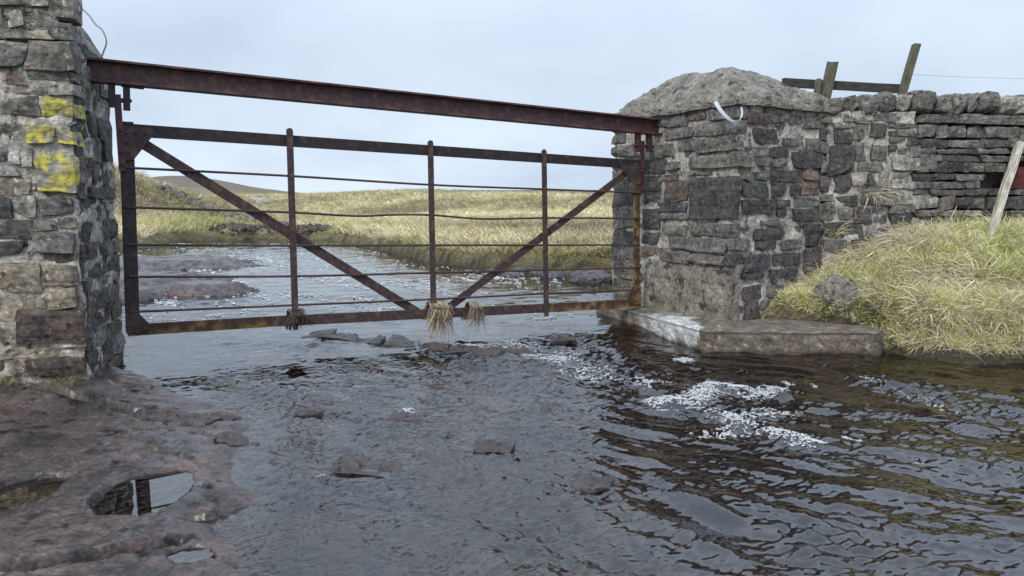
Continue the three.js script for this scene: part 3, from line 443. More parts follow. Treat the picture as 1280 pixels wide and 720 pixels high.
// ---- concrete plinth round the far pillar's foot
{
  const A = g2(750, 396, -0.03), B = g2(882, 441, -0.07), C = g2(1108, 444, -0.08), topY = 0.108;
  const back = fr => [PR.x + GD.x * fr, PR.z + GD.z * fr];
  const outline = [[A[0] - 0.02, A[1] - 0.1], A, [lerp(A[0], B[0], 0.5) - 0.0, lerp(A[1], B[1], 0.5)], [B[0] - 0.012, B[1] - 0.015], [B[0] + 0.02, B[1] + 0.002], [lerp(B[0], C[0], 0.5), lerp(B[1], C[1], 0.5) + 0.02], [C[0] - 0.06, C[1]], [C[0] + 0.02, C[1] - 0.1], [C[0] + 0.06, C[1] - 0.55], back(0.9), [back(0.5)[0], back(0.5)[1] - 0.4], [A[0] + 0.7, A[1] - 0.2]];
  const fill = []; for (let i = 0; i < outline.length; i++) { const p = outline[i], q = outline[(i + 1) % outline.length], n = Math.max(1, Math.round(Math.hypot(q[0] - p[0], q[1] - p[1]) / 0.03)); for (let k = 0; k < n; k++) fill.push([lerp(p[0], q[0], k / n), lerp(p[1], q[1], k / n)]); }
  let cx = 0, cz = 0; for (const q of fill) { cx += q[0] / fill.length; cz += q[1] / fill.length; }
  const prof = [[0, -0.45], [0, -0.12], [0, -0.06], [0, -0.03], [0, 0.0], [0, 0.03], [0.002, 0.06], [0.004, 0.085], [0.012, topY - 0.006], [0.03, topY], [0.06, topY + 0.004], [0.10, topY + 0.006], [0.16, topY + 0.008], [0.24, topY + 0.01], [0.4, topY + 0.01], [1e9, topY + 0.01]];
  const n = fill.length, pos = [], uvs = [], cols = [], idx = [];
  let run = 0;
  for (let i = 0; i <= n; i++) { const q = fill[i % n]; if (i) { const b = fill[i - 1]; run += Math.hypot(q[0] - b[0], q[1] - b[1]); } let vv = 0;
    prof.forEach(([inn, y], j) => { const dx = cx - q[0], dz = cz - q[1], L = Math.hypot(dx, dz), k = Math.min(1, inn / L); let X = q[0] + dx * k, Z = q[1] + dz * k, w = 0.012 * v3(X * 7, y * 9, Z * 7, 81) + 0.010 * v3(X * 19, y * 19, Z * 19, 82);
      if (j) vv += 0.05; pos.push(X - dx / L * w, y + w * 0.5, Z - dz / L * w); if (y > topY - 0.02) uvs.push(X / 0.7, Z / 0.7); else uvs.push(run / 0.7, y / 0.7);
      const px = i / n, side = Z < B[1] - 0.1 && X < B[0] + 0.02 ? 1 : 0, nn = fbm(X * 6 + y * 5, Z * 6, 4, 83), fine = fbm(X * 30, Z * 30 + y * 40, 3, 84);
      let c = [0.185, 0.158, 0.122]; { const k = 0.8 * sstep(-0.12, 0.2, nn); c = c.map((q2, n3) => lerp(q2, [0.17, 0.122, 0.09][n3], k)); } { const k = sstep(-0.05, 0.25, nn + 0.5 * fine) * 0.5; c = c.map((q2, n2_) => lerp(q2, q2 * [1.9, 1.85, 1.75][n2_], k)); }
      const wash = side * sstep(0.35, 0.62, (Z - A[1]) / (B[1] - A[1]) + 0.25 * nn) * sstep(-0.07, 0.02, y + 0.12 * nn + 0.06 * fine); const spot = sstep(0.13, 0.25, fine) * 0.6;
      const wet = sstep(-0.035, -0.06, y + 0.05 * nn); for (let k2 = 0; k2 < 3; k2++) { c[k2] = lerp(c[k2], [0.84, 0.84, 0.82][k2], Math.max(wash * (0.75 + 0.6 * fine), spot * 0.5)); c[k2] = lerp(c[k2], [0.07, 0.055, 0.042][k2], wet * 0.8); } cols.push(...c.map(q2 => clamp(q2, 0.02, 0.95))); });
  }
  const m = prof.length; for (let i = 0; i < n; i++) for (let j = 0; j < m - 1; j++) { const a = i * m + j, b = a + m; idx.push(a, b, a + 1, b, b + 1, a + 1); }
  const g = new THREE.BufferGeometry(); g.setAttribute('position', new THREE.Float32BufferAttribute(pos, 3)); g.setAttribute('uv', new THREE.Float32BufferAttribute(uvs, 2)); g.setAttribute('color', new THREE.Float32BufferAttribute(cols, 3)); g.setIndex(idx); g.computeVertexNormals();
  tag(mesh('concrete_plinth', g, M.concrete), 'low concrete ledge with whitewashed side at the foot of the capped pillar', 'plinth');
}
// ---- dry stone wall
{
  const o = V(2.98, 0, -7.27), ang = THREE.MathUtils.degToRad(5), fr = frame(o, ang);
  const w = thing('dry_stone_wall', 'dry stone field wall with rounded coping stones above the grassy bank', 'wall', o); w.rotation.y = ang;
  const L = 3.6, Y0 = 0.3, Y1 = 2.02;
  const c1 = mesh('mortar_core', lumpBox(0.86, Y1 - Y0 - 0.02, 0.46, 0.014, 21, 0.045, 9), M.mortar, w); c1.position.set(0.39, (Y0 + Y1) / 2, -0.235);
  const c2 = mesh('rubble_core', lumpBox(L - 0.8, Y1 - Y0 - 0.06, 0.26, 0.02, 22, 0.06), M.hollow, w); c2.position.set(0.8 + (L - 0.8) / 2, (Y0 + Y1) / 2, -0.32);
  placeFace(w, fr, 0, [[1026, 146, 1040, 154, 'g'], [1041, 153, 1065, 160, 'g'], [1055, 142, 1065, 152, 'p'], [1066, 146, 1082, 155, 'm'], [1083, 143, 1093, 152, 'p'], [1094, 143, 1117, 151, 'g'], [1024, 160, 1033, 175, 'd'], [1043, 164, 1063, 180, 'd'], [1064, 157, 1082, 175, 'm'], [1086, 153, 1106, 173, 'd', 0.03], [1108, 154, 1118, 161, 'g'], [1119, 154, 1143, 161, 'g'], [1025, 177, 1034, 192, 'g'], [1035, 182, 1065, 218, 'd', 0.035], [1067, 177, 1081, 201, 'm'], [1088, 182, 1108, 199, 'g'], [1110, 163, 1120, 170, 'd'], [1121, 162, 1142, 170, 'g'], [1111, 171, 1131, 179, 'm'], [1133, 171, 1147, 182, 'd'], [1110, 181, 1120, 189, 'd'], [1121, 183, 1134, 194, 'g'], [1135, 183, 1150, 195, 'g'], [1025, 194, 1034, 216, 'g'], [1070, 203, 1086, 214, 'g'], [1087, 203, 1103, 214, 'm'],
    [1113, 197, 1149, 212, 'p', 0.03], [1115, 213, 1138, 224, 'p'], [1025, 219, 1037, 239, 'u'], [1038, 220, 1062, 241, 'd'], [1064, 217, 1082, 232, 'p'], [1084, 217, 1096, 232, 'd'], [1098, 216, 1112, 240, 'p'], [1112, 226, 1140, 237, 'p'], [1025, 243, 1040, 252, 'g'], [1024, 254, 1043, 275, 'g'], [1046, 244, 1074, 257, 'd'], [1048, 259, 1064, 276, 'g'], [1066, 258, 1088, 281, 'u'], [1076, 236, 1096, 256, 'g'], [1098, 243, 1118, 256, 'g'], [1119, 240, 1140, 255, 'p'], [1090, 259, 1110, 280, 'g'], [1111, 258, 1146, 267, 'g'], [1112, 269, 1142, 283, 'd'], [1028, 278, 1080, 298, 'd'], [1026, 300, 1060, 318, 'g'], [1082, 283, 1110, 297, 'g'], [1062, 300, 1100, 316, 'd']], 1, 0.2);
  // open courses: thin flat stones, dark gaps between
  const R = rng(505), X0 = traced(fr, 0, 1148, 180, 1150, 182)[0]; let y = 0.36, row = 0; const hole = traced(fr, 0, 1258, 206, 1300, 233);
  while (y < 1.96) {
    const h = Math.min(0.055 + R() * 0.085, 2.0 - y), last = y + h > 1.9; let x = X0 - R() * 0.06 + (y < 0.95 ? 0.0 : 0);
    while (x < L - 0.05) { const wd = last ? 0.3 + R() * 0.45 : 0.09 + R() * R() * 0.36 + 0.05, hv = h * (0.82 + R() * 0.2); if (!(x + wd > hole[0] && x < hole[1] && y + h > hole[2] && y < hole[3])) addStone(w, x + wd / 2, y + hv / 2 + 0.004, -0.09 + (R() - 0.35) * 0.05 + (last ? 0.03 : 0) - (y - 0.9) * 0.02, wd * 0.985, hv, 0.22, 'gmgdgpmgu'[Math.floor(R() * 9)], { rough: 0.011, warp: 0.12, round: 0.38, rot: [0, 0, (R() - 0.5) * 0.06] }); x += wd; }
    y += h; row++;
  }
  for (const [x0, y0, x1, y1, t] of [[1008, 128, 1032, 147, 't'], [1033, 127, 1051, 146, 'g'], [1050, 121, 1073, 143, 'm'], [1072, 118, 1098, 143, 'g'], [1098, 116, 1121, 141, 'g'], [1121, 119, 1139, 140, 'p'], [1141, 115, 1171, 141, 'g'], [1170, 118, 1190, 143, 'g'], [1189, 115, 1209, 142, 'm'], [1208, 118, 1222, 141, 'g'], [1221, 117, 1250, 141, 'g'], [1248, 119, 1284, 145, 'p'], [1284, 117, 1308, 143, 'g'], [1308, 118, 1340, 144, 'm'], [1340, 116, 1366, 143, 'g'], [1366, 118, 1396, 142, 'g'], [1396, 117, 1430, 143, 'd'], [1430, 117, 1460, 143, 'g']]) {
    const [a, b, lo, hi] = traced(fr, 0, x0, y0, x1, y1); const s = addStone(w, (a + b) / 2, (lo + hi) / 2, -0.20, (b - a) * 1.05, hi - lo + 0.02, 0.46, t, { rough: 0.022, warp: 0.10, round: 0.75, seg: 0.035, rot: [0, 0, (SR() - 0.5) * 0.25] }); s.name = 'coping_stone';
  }
  // board that closes a gap in the wall
  const bd = mesh('board', new THREE.BoxGeometry(hole[1] - hole[0] + 0.1, hole[3] - hole[2], 0.03), M.redwood, w); bd.position.set((hole[0] + hole[1]) / 2 + 0.05, (hole[2] + hole[3]) / 2 - 0.02, -0.06); bd.userData.label = 'dark red board closing a gap in the wall';
}

// ---------------------------------------------------------------- gate and beam
const gp = (px, py, off = 0) => onPlane(px, py, GL.clone().addScaledVector(GN, off), GN);     // pixel -> point in the gate's plane
function barGeo(a, b, w, t, nrm = GN) { // flat bar from a to b: width w in the plane, thickness t along nrm
  const d = b.clone().sub(a), L = d.length(); d.normalize(); const s = new THREE.Vector3().crossVectors(nrm, d).normalize();
  const g = new THREE.BoxGeometry(L, w, t, Math.max(1, Math.round(L / 0.25)), 1, 1), m = new THREE.Matrix4().makeBasis(d, s, new THREE.Vector3().crossVectors(d, s)).setPosition(a.clone().add(b).multiplyScalar(0.5));
  const uv = g.attributes.uv, p = g.attributes.position; for (let i = 0; i < p.count; i++) uv.setXY(i, p.getX(i) / 0.6, (p.getY(i) + p.getZ(i)) / 0.6);
  g.applyMatrix4(m); return g;
}
function rodGeo(pts, r, seg = 8) { const c = new THREE.CatmullRomCurve3(pts, false, 'centripetal'); const n = Math.max(4, pts.length * 8); const g = new THREE.TubeGeometry(c, n, r, seg, false); const ends = [0, 1].map(t => { const s = new THREE.SphereGeometry(r, seg, 4); s.translate(...c.getPoint(t).toArray()); return s; }); return mergeGeometries([g, ...ends]); }
const off = (p, k) => p.clone().addScaledVector(GN, k);
function boltGeo(p, r, h, nrm = GN) { const g = new THREE.SphereGeometry(r, 8, 5, 0, Math.PI * 2, 0, Math.PI / 2); g.scale(1, h / r, 1); g.applyQuaternion(new THREE.Quaternion().setFromUnitVectors(V(0, 1, 0), nrm)); g.translate(p.x, p.y, p.z); return g; }
function plateGeo(pxs, o, t) { // plate outlined in the photograph, lying in the gate's plane
  const q = pxs.map(([a, b]) => gp(a, b, o)), O = q[0], sh = new THREE.Shape(q.map(p => new THREE.Vector2(p.clone().sub(O).dot(GD), p.y - O.y)));
  const g = new THREE.ExtrudeGeometry(sh, { depth: t, bevelEnabled: false }); g.applyMatrix4(new THREE.Matrix4().makeBasis(GD, V(0, 1, 0), GN).setPosition(O)); return g;
}
{
  const gate = thing('stream_gate', 'rusty iron bar gate hung across the stream between the two stone pillars', 'gate');
  const UP = V(0, 1, 0);
  const ang = (a, b, w, t, fl, side, mat, name) => { // angle iron: plate in the plane plus a flange behind along one edge
    const d = b.clone().sub(a).normalize(), s = new THREE.Vector3().crossVectors(GN, d).normalize(), e = s.clone().multiplyScalar(side * (w / 2 - t / 2)).addScaledVector(GN, -fl / 2 - t / 2);
    return mesh(name, mergeGeometries([barGeo(a, b, w, t), barGeo(a.clone().add(e), b.clone().add(e), fl, t, s)]), mat, gate);
  };
  // stiles
  ang(gp(158, 152), gp(166.5, 414), 0.085, 0.010, 0.06, -1, M.black, 'stile');
  const rs = ang(gp(796, 204), gp(795, 384), 0.075, 0.010, 0.05, 1, M.yellow, 'stile'); rs.userData.label = 'gate stile with flaking yellow lichen over rust';
  // rails
  ang(gp(153, 162), gp(801, 206), 0.085, 0.010, 0.07, 1, M.black, 'top_rail');
  ang(gp(160, 413), gp(346, 401.5), 0.080, 0.010, 0.06, -1, M.ochre, 'bottom_rail').userData.label = 'ochre stained end of the bottom rail';
  ang(gp(346.5, 401.5), gp(684, 385), 0.080, 0.010, 0.06, -1, M.rust, 'bottom_rail');
  const br = ang(gp(684.5, 385), gp(801, 378.5), 0.080, 0.010, 0.06, -1, M.yellow, 'bottom_rail'); br.userData.label = 'lichen yellowed end of the bottom rail';
  // upright bars with rounded heads
  for (const [x0, y0, x1, y1] of [[362, 164, 369.5, 408], [538, 179, 542, 396], [680, 190, 683, 392]]) {
    const a = gp(x0, y0, 0.022), b = gp(x1, y1, 0.022), d = b.clone().sub(a).normalize();
    const head = new THREE.CylinderGeometry(0.024, 0.024, 0.014, 14); head.applyMatrix4(new THREE.Matrix4().makeBasis(d, GN, new THREE.Vector3().crossVectors(d, GN)).setPosition(a));
    const foot = new THREE.CylinderGeometry(0.02, 0.02, 0.03, 8); foot.translate(b.x, b.y - 0.01, b.z);
    mesh('upright_bar', mergeGeometries([barGeo(a, b, 0.048, 0.013), head, foot]), M.rust, gate);
  }
  // round rods, one bent
  const rods = [[[155, 209.5], [362, 220], [538, 231], [680, 236.5], [800, 241]], [[157, 259], [362, 265.5], [450, 270], [490, 268.5], [538, 268.8], [600, 273.5], [680, 272.5], [800, 273]], [[159, 306], [365, 307], [540, 306.5], [681, 306.5], [800, 306]], [[161, 346], [366, 345.3], [541, 341], [682, 337.5], [800, 334.5]], [[163, 390], [368, 381.5], [542, 374], [683, 367], [800, 362]]];
  for (const r of rods) mesh('rod', rodGeo(r.map(([a, b]) => gp(a, b, 0.006)), 0.0085), M.rust, gate);
  // diagonal braces
  mesh('brace', barGeo(gp(168, 173, -0.018), gp(526, 393, -0.018), 0.072, 0.010), M.rust, gate);
  mesh('brace', barGeo(gp(552, 391, -0.018), gp(790, 211, -0.018), 0.066, 0.010), M.rust, gate);
  // corner plates and bolts
  mesh('corner_plate', plateGeo([[149, 157], [192, 160], [191, 170], [167, 200], [151, 200]], 0.006, 0.008), M.rust, gate);
  mesh('corner_plate', plateGeo([[156.5, 392], [172, 390], [187, 405], [187, 413], [157.5, 417]], 0.006, 0.008), M.rust, gate);
  mesh('corner_plate', plateGeo([[772, 205], [801, 207], [801, 232], [789, 228]], 0.006, 0.008), M.rust, gate);
  mesh('corner_plate', plateGeo([[784, 371], [790, 358], [801, 357], [801, 380], [785, 381]], 0.006, 0.008), M.yellow, gate);
  for (const [x, y] of [[158, 166], [170, 166], [182, 167], [158, 178], [160, 190], [160, 408], [172, 408], [181, 411], [796, 210], [796, 222], [794, 366], [795, 376], [371, 398], [542, 387], [683, 384]]) mesh('bolt', boltGeo(gp(x, y, 0.0145), 0.013, 0.009), M.rust, gate);
  // hinge straps up to the hangers
  mesh('hanging_strap', barGeo(gp(146.5, 118, 0.012), gp(153, 214, 0.012), 0.042, 0.012), M.bracket, gate);
  mesh('hanging_strap', barGeo(gp(803, 176, 0.012), gp(803, 242, 0.012), 0.045, 0.012), M.bracket, gate);
  for (const [x, y] of [[150.5, 163], [152, 190], [153, 206], [803, 214], [803, 238]]) mesh('bolt', boltGeo(gp(x, y, 0.018), 0.014, 0.011), M.rust, gate);
  for (const [x, y] of [[157, 208], [159, 258], [161, 305], [163, 345], [165, 389], [798, 241], [798, 273], [798, 306], [798, 334], [798, 361]]) mesh('bolt', boltGeo(gp(x, y, 0.006), 0.016, 0.014), M.rust, gate);
}
{
  const beam = thing('iron_beam', 'long rusty iron girder spanning the stream from pillar to pillar above the gate', 'beam');
  const a = gp(60, 82.5), b = gp(836, 160.5), d = b.clone().sub(a).normalize(), s = new THREE.Vector3().crossVectors(GN, d).normalize(), H = 0.150, FWd = 0.12, t = 0.014;
  const sh = (k) => [a.clone().addScaledVector(s, k), b.clone().addScaledVector(s, k)];
  mesh('web', barGeo(...sh(0), H - 0.024, 0.012), M.beam, beam);
  mesh('flange', barGeo(...sh(H / 2 - t / 2), FWd, t, s), M.beam, beam);
  mesh('flange', barGeo(...sh(-H / 2 + t / 2), FWd, t, s), M.beam, beam);
  // hangers under the beam at both ends
  for (const [xs, y0, y1] of [[[139.5, 158], 103, 134], [[797, 811], 165, 190]]) {
    xs.forEach((x, i) => mesh('hanger', barGeo(gp(x, y0 + (i && y0 < 120 ? 2 : 0)), gp(x + 0.5, y1 + (i && y0 < 120 ? 4 : 0)), 0.04, 0.05), y0 < 120 ? M.black : M.bracket, beam));
    const m = (xs[0] + xs[1]) / 2, py = y0 < 120 ? 125 : 182; mesh('pin', rodGeo([gp(xs[0] - 4, py), gp(m, py + 0.5), gp(xs[1] + 4, py + 1)], 0.016, 10), y0 < 120 ? M.rust : M.bracket, beam);
  }
  mesh('shim_plate', barGeo(gp(152, 105.5), gp(180, 109), 0.022, 0.09), M.black, beam);
}
// ---------------------------------------------------------------- straw caught on the gate
function ribbon(pts, w, out, c, R) { // tapered blade along pts
  const n = pts.length; const side = V(R() - 0.5, 0.15 * (R() - 0.5), R() - 0.5).normalize(); const k0 = out.p.length / 3;
  for (let i = 0; i < n; i++) { const ww = w * (1 - 0.85 * (i / (n - 1)) ** 2) / 2; for (const q of [-1, 1]) { out.p.push(pts[i].x + side.x * ww * q, pts[i].y + side.y * ww * q, pts[i].z + side.z * ww * q); out.c.push(c[0], c[1], c[2]); } }
  for (let i = 0; i < n - 1; i++) { const a = k0 + i * 2; out.i.push(a, a + 1, a + 2, a + 1, a + 3, a + 2); }
}
function ribbonGeo(out) { const g = new THREE.BufferGeometry(); g.setAttribute('position', new THREE.Float32BufferAttribute(out.p, 3)); g.setAttribute('color', new THREE.Float32BufferAttribute(out.c, 3)); g.setIndex(out.i); g.computeVertexNormals(); return g; }
function strawClump(px, py, wid, len, count, seed, tone, label) {
  const R = rng(seed), o = { p: [], c: [], i: [] }, c0 = gp(px, py, 0.0);
  for (let k = 0; k < count; k++) {
    const x = (R() - 0.5) * wid, f = 0.02 + 0.055 * R(), L = len * (0.25 + 0.9 * R() * R() + 0.15 * R()), top = 0.045 + 0.035 * R(), sw = (R() - 0.5) * 0.17, back = 0.03 + 0.05 * R();
    const P = (g, y, n) => c0.clone().addScaledVector(GD, g).addScaledVector(GN, n).add(V(0, y, 0));
    const pts = [P(x * 0.9 + (R() - 0.5) * 0.05, -0.02 - 0.08 * R(), -0.09 - back), P(x, top - 0.01, -0.04 - 0.03 * R()), P(x, top + 0.008, 0.0), P(x + sw * 0.2, top - 0.035, f + 0.015), P(x * 0.9 + sw * 0.6 + (R() - 0.5) * 0.05, top - 0.05 - L * (0.3 + 0.25 * R()), f + 0.04 * R()), P(x * 0.7 + sw, top - 0.05 - L * 0.8, f + 0.03 * (R() - 0.3)), P(x * 0.6 + sw * 1.5, top - 0.06 - L, f + 0.05 * (R() - 0.3))];
    const t = R(), j = 0.75 + 0.5 * R(); ribbon(pts, 0.005 + 0.006 * R(), o, [lerp(tone[0], tone[3], t) * j, lerp(tone[1], tone[4], t) * j, lerp(tone[2], tone[5], t) * j], R);
  }
  for (let k = 0; k < count / 2.5; k++) { const P = (g, y, n) => c0.clone().addScaledVector(GD, g).addScaledVector(GN, n).add(V(0, y, 0)), l = wid * (0.3 + 0.6 * R()), a = (R() - 0.5) * 2.2, cx = (R() - 0.5) * wid * 0.8, cy = 0.05 - len * 0.7 * R() * R(), q = 0.06 + 0.04 * R(), t = R(); ribbon([P(cx - l * 0.5, cy - a * l * 0.3, q * 0.7), P(cx - l * 0.2, cy - a * l * 0.1 + 0.02 * (R() - 0.5), q), P(cx + l * 0.2, cy + a * l * 0.1 + 0.03 * (R() - 0.5), q + 0.01), P(cx + l * 0.5, cy + a * l * 0.35 - 0.03 * R(), q * 0.8)], 0.004 + 0.006 * R(), o, [lerp(tone[0], tone[3], t), lerp(tone[1], tone[4], t), lerp(tone[2], tone[5], t)], R); }
  return tag(mesh('straw_clump', ribbonGeo(o), M.straw), label, 'straw');
}
strawClump(547, 388, 0.15, 0.29, 260, 11, [0.58, 0.48, 0.33, 0.22, 0.16, 0.11], 'large clump of pale flood straw draped over the bottom rail where the braces meet');
strawClump(592, 389, 0.085, 0.20, 130, 12, [0.42, 0.33, 0.24, 0.12, 0.09, 0.07], 'narrow brown hank of flood straw hanging from the bottom rail');
strawClump(371, 400, 0.11, 0.07, 90, 13, [0.16, 0.11, 0.08, 0.06, 0.045, 0.04], 'short dark tangle of straw at the foot of an upright gate bar');

// ---------------------------------------------------------------- grass
function tuftGeo(seed, blades, len, spread, droop, pal, w = 0.006) {
  const R = rng(seed), o = { p: [], c: [], i: [] };
  for (let k = 0; k < blades; k++) {
    const a = R() * 6.283, r0 = 0.06 * Math.sqrt(R()) * spread, L = len * (0.5 + 0.6 * R()), lean = (0.2 + 0.9 * R()) * spread, pts = [];
    let x = Math.cos(a) * r0, z = Math.sin(a) * r0, y = -0.03, th = 1.45 - lean * 0.5; const a2 = a + (R() - 0.5) * 1.2;
    for (let i = 0; i < 5; i++) { pts.push(V(x, y, z)); const st = L / 4; x += Math.cos(a2) * Math.cos(th) * st; z += Math.sin(a2) * Math.cos(th) * st; y += Math.sin(th) * st; th -= droop * (0.35 + 0.5 * R()); }
    const c = pal[Math.floor(R() * pal.length)], j = 0.75 + 0.5 * R(); ribbon(pts, w * (0.7 + 0.7 * R()), o, [c[0] * j, c[1] * j, c[2] * j], R);
  }
  return ribbonGeo(o);
}
const STRAW = [0.68, 0.60, 0.44], STRAW2 = [0.52, 0.44, 0.30], GOLD = [0.49, 0.43, 0.18], GREEN = [0.28, 0.33, 0.08], GREEN2 = [0.46, 0.48, 0.15], BROWN = [0.34, 0.24, 0.16];
function scatter(name, geo, list, label) { // list of [x, y, z, scale, turn, tiltX, tiltZ, tint]
  const im = new THREE.InstancedMesh(geo, M.grass, list.length), m = new THREE.Matrix4(), q = new THREE.Quaternion(), e = new THREE.Euler(), c = new THREE.Color();
  list.forEach((t, i) => { e.set(t[5], t[4], t[6], 'XZY'); q.setFromEuler(e); m.compose(V(t[0], t[1], t[2]), q, V(t[3], t[3], t[3])); im.setMatrixAt(i, m); c.setRGB(t[7], t[7] * (t[8] ?? 1), t[7] * 0.97); im.setColorAt(i, c); });
  im.name = numbered(name); im.castShadow = im.receiveShadow = true; scene.add(im); return tag(im, label, 'grass', null, 'stuff');
}
{ // the steep bank by the wall
  const R = rng(901), A = [], B = [], C = [];
  for (let k = 0; k < 5200; k++) {
    const x = 2.45 + R() * 4.6, z = -5.75 - R() * 1.75; const rd = riverDist(x, z); if (rd < 0.02 || z < -7.25 - (x - 3) * 0.09) continue;
    const pl = lOf(x, z) - lOf(PR.x, PR.z); if (x < 3.12 && landH(x, z) < 0.15) continue; // plinth top stays bare
    const y = landH(x, z), t = 0.52 + 1.5 * fbm(x * 1.5, z * 2.0, 3, 303) + 0.22 * (R() - 0.5), s = 0.5 + 0.65 * R() * R();
    const row = [x, y, z, s, R() * 6.28, 0.30 + 0.45 * R(), (R() - 0.5) * 0.5, 0.6 + 0.7 * R(), 0.95 + 0.08 * R()];
    if (rd < 0.35 && R() < 0.75) { row[3] = s * 0.6; (R() < 0.75 ? C : A).push(row); } else if (t > 0.50) C.push(row); else if (t > 0.41) B.push(row); else A.push(row);
  }
  for (let k = 0; k < 5200; k++) { const x = 3.1 + R() * 3.9, z = -5.55 - R() * 0.9, rd = riverDist(x, z); if (rd < -0.03 || rd > 0.26) continue; (R() < 0.5 ? C : R() < 0.6 ? B : A).push([x, landH(x, z), z, 0.4 + 0.4 * R(), R() * 6.28, 0.5 + 0.5 * R(), (R() - 0.5) * 0.5, 0.6 + 0.7 * R(), 0.97]); }
  const D = []; for (let k = 0; k < 45; k++) { const x = 2.75 + R() * 3.6, z = -5.95 - R() * 1.3; if (riverDist(x, z) < 0.1 || (x < 3.12 && z > -6.9)) continue; D.push([x, landH(x, z), z, 0.65 + 0.5 * R(), R() * 6.28, 0.35 + 0.4 * R(), (R() - 0.5) * 0.5, 0.6 + 0.7 * R(), 0.96]); }
  scatter('bank_grass', tuftGeo(4, 60, 0.33, 1.5, 1.0, [STRAW, STRAW2, [0.70, 0.62, 0.48], BROWN]), D, 'large bleached tussocks bowed over on the bank below the wall');
  scatter('bank_grass', tuftGeo(1, 34, 0.28, 1.6, 0.85, [STRAW, STRAW, STRAW2, GOLD, BROWN]), A, 'long bleached grass drooping down the bank below the wall');
  scatter('bank_grass', tuftGeo(2, 34, 0.26, 1.4, 0.7, [GOLD, GREEN2, STRAW, [0.50, 0.48, 0.17]]), B, 'yellowing grass on the bank below the wall');
  scatter('bank_grass', tuftGeo(3, 40, 0.20, 1.3, 0.5, [[0.36, 0.41, 0.06], GREEN2, [0.58, 0.56, 0.12], STRAW]), C, 'short green grass and moss on the bank below the wall');
}
{ // moor grass upstream, thinning into the ground's own colour with distance
  const R = rng(902), A = [], B = [], C = [];
  for (let k = 0; k < 60000; k++) {
    const D = 10 * Math.pow(8.5, Math.pow(R(), 0.9)), az = (R() * 2 - 1) * 0.66, x = D * Math.sin(az), z = -D * Math.cos(az); if (z > -8.6 || (x > 2.4 && z > -12)) continue;
    const rd = riverDist(x, z); if (rd < 0.17 || (x < -5.6 && x > -9.4 && z < -22 && z > -26)) continue; const y = landH(x, z), t = tuftTone(x, z) + 0.3 * (R() - 0.5), s = (0.6 + 0.6 * R()) * (1 + D * 0.008), pt = clamp(0.95 + 1.5 * fbm(x * 0.11, z * 0.07, 3, 305), 0.55, 1.25);
    const row = [x, y, z, s, R() * 6.28, (R() - 0.5) * 0.4, (R() - 0.5) * 0.4, (0.75 + 0.5 * R()) * pt, 0.88 + 0.10 * pt];
    if (rd < 0.5 && R() < 0.3) { C.push(row); continue; } (t > 0.72 ? C : t > 0.56 ? B : A).push(row);
  }
  scatter('moor_grass', tuftGeo(5, 22, 0.34, 1.3, 0.5, [STRAW, STRAW2, STRAW, GOLD], 0.012), A, 'pale straw tussock grass on the banks upstream');
  scatter('moor_grass', tuftGeo(6, 22, 0.30, 1.3, 0.45, [GOLD, STRAW2, GREEN2], 0.012), B, 'mixed yellow green grass on the banks upstream');
  scatter('moor_grass', tuftGeo(7, 22, 0.26, 1.3, 0.4, [[0.37, 0.37, 0.16], [0.28, 0.30, 0.12], GOLD, STRAW2], 0.012), C, 'greener grass patches on the banks upstream');
}
// single tufts that stand apart
function tuft(x, y, z, geo, s, label, rot) { const m = mesh('grass_tuft', geo, M.grass); m.position.set(x, y, z); m.scale.setScalar(s); if (rot) m.rotation.set(...rot); return tag(m, label, 'grass tuft'); }
{ const p = atZ(1085, 240, -7.33); tuft(p.x, p.y, p.z - 0.02, tuftGeo(31, 120, 0.36, 1.0, 0.62, [STRAW2, BROWN, STRAW, STRAW2]), 1, 'dry brown grass tuft growing out of the wall face', [0.9, 0, -0.25]); }
{ const p = atZ(1040, 290, -7.28); tuft(p.x, p.y, p.z, tuftGeo(32, 70, 0.30, 0.9, 0.55, [STRAW, STRAW2, GOLD]), 1, 'straw tuft sprouting where the wall meets the capped pillar', [0.6, 0, -0.1]); }
for (const [px, py, sd, s, lb] of [[945, 398, 33, 0.6, 'reddish grass tuft at the pillar foot on the concrete ledge'], [985, 396, 34, 0.75, 'green and straw tuft beside the boulder on the concrete ledge'], [1020, 398, 35, 0.7, 'straw tuft spilling over the back of the concrete ledge']]) { const p = atY(px, py, 0.115); tuft(p.x, p.y, p.z, tuftGeo(sd, 70, 0.30, 1.2, 0.6, sd === 33 ? [BROWN, STRAW2, STRAW2, GREEN] : [STRAW, GREEN2, STRAW2, GOLD]), s, lb); }
{ const o = []; const R = rng(903); for (let k = 0; k < 260; k++) { const px = -60 + 150 * R(), p = atY(px, 466 + 20 * R() - 0.05 * px, 0.06); o.push([p.x, bedH(p.x, p.z) - 0.01, p.z, 0.16 + 0.22 * R(), R() * 6.28, (R() - 0.5) * 0.8, (R() - 0.5) * 0.8, 0.5 + 0.4 * R(), 1]); } scatter('moss_grass', tuftGeo(36, 30, 0.28, 1.5, 0.6, [GREEN, STRAW2, GREEN, BROWN]), o, 'dark moss and short grass at the foot of the lichened pillar'); }

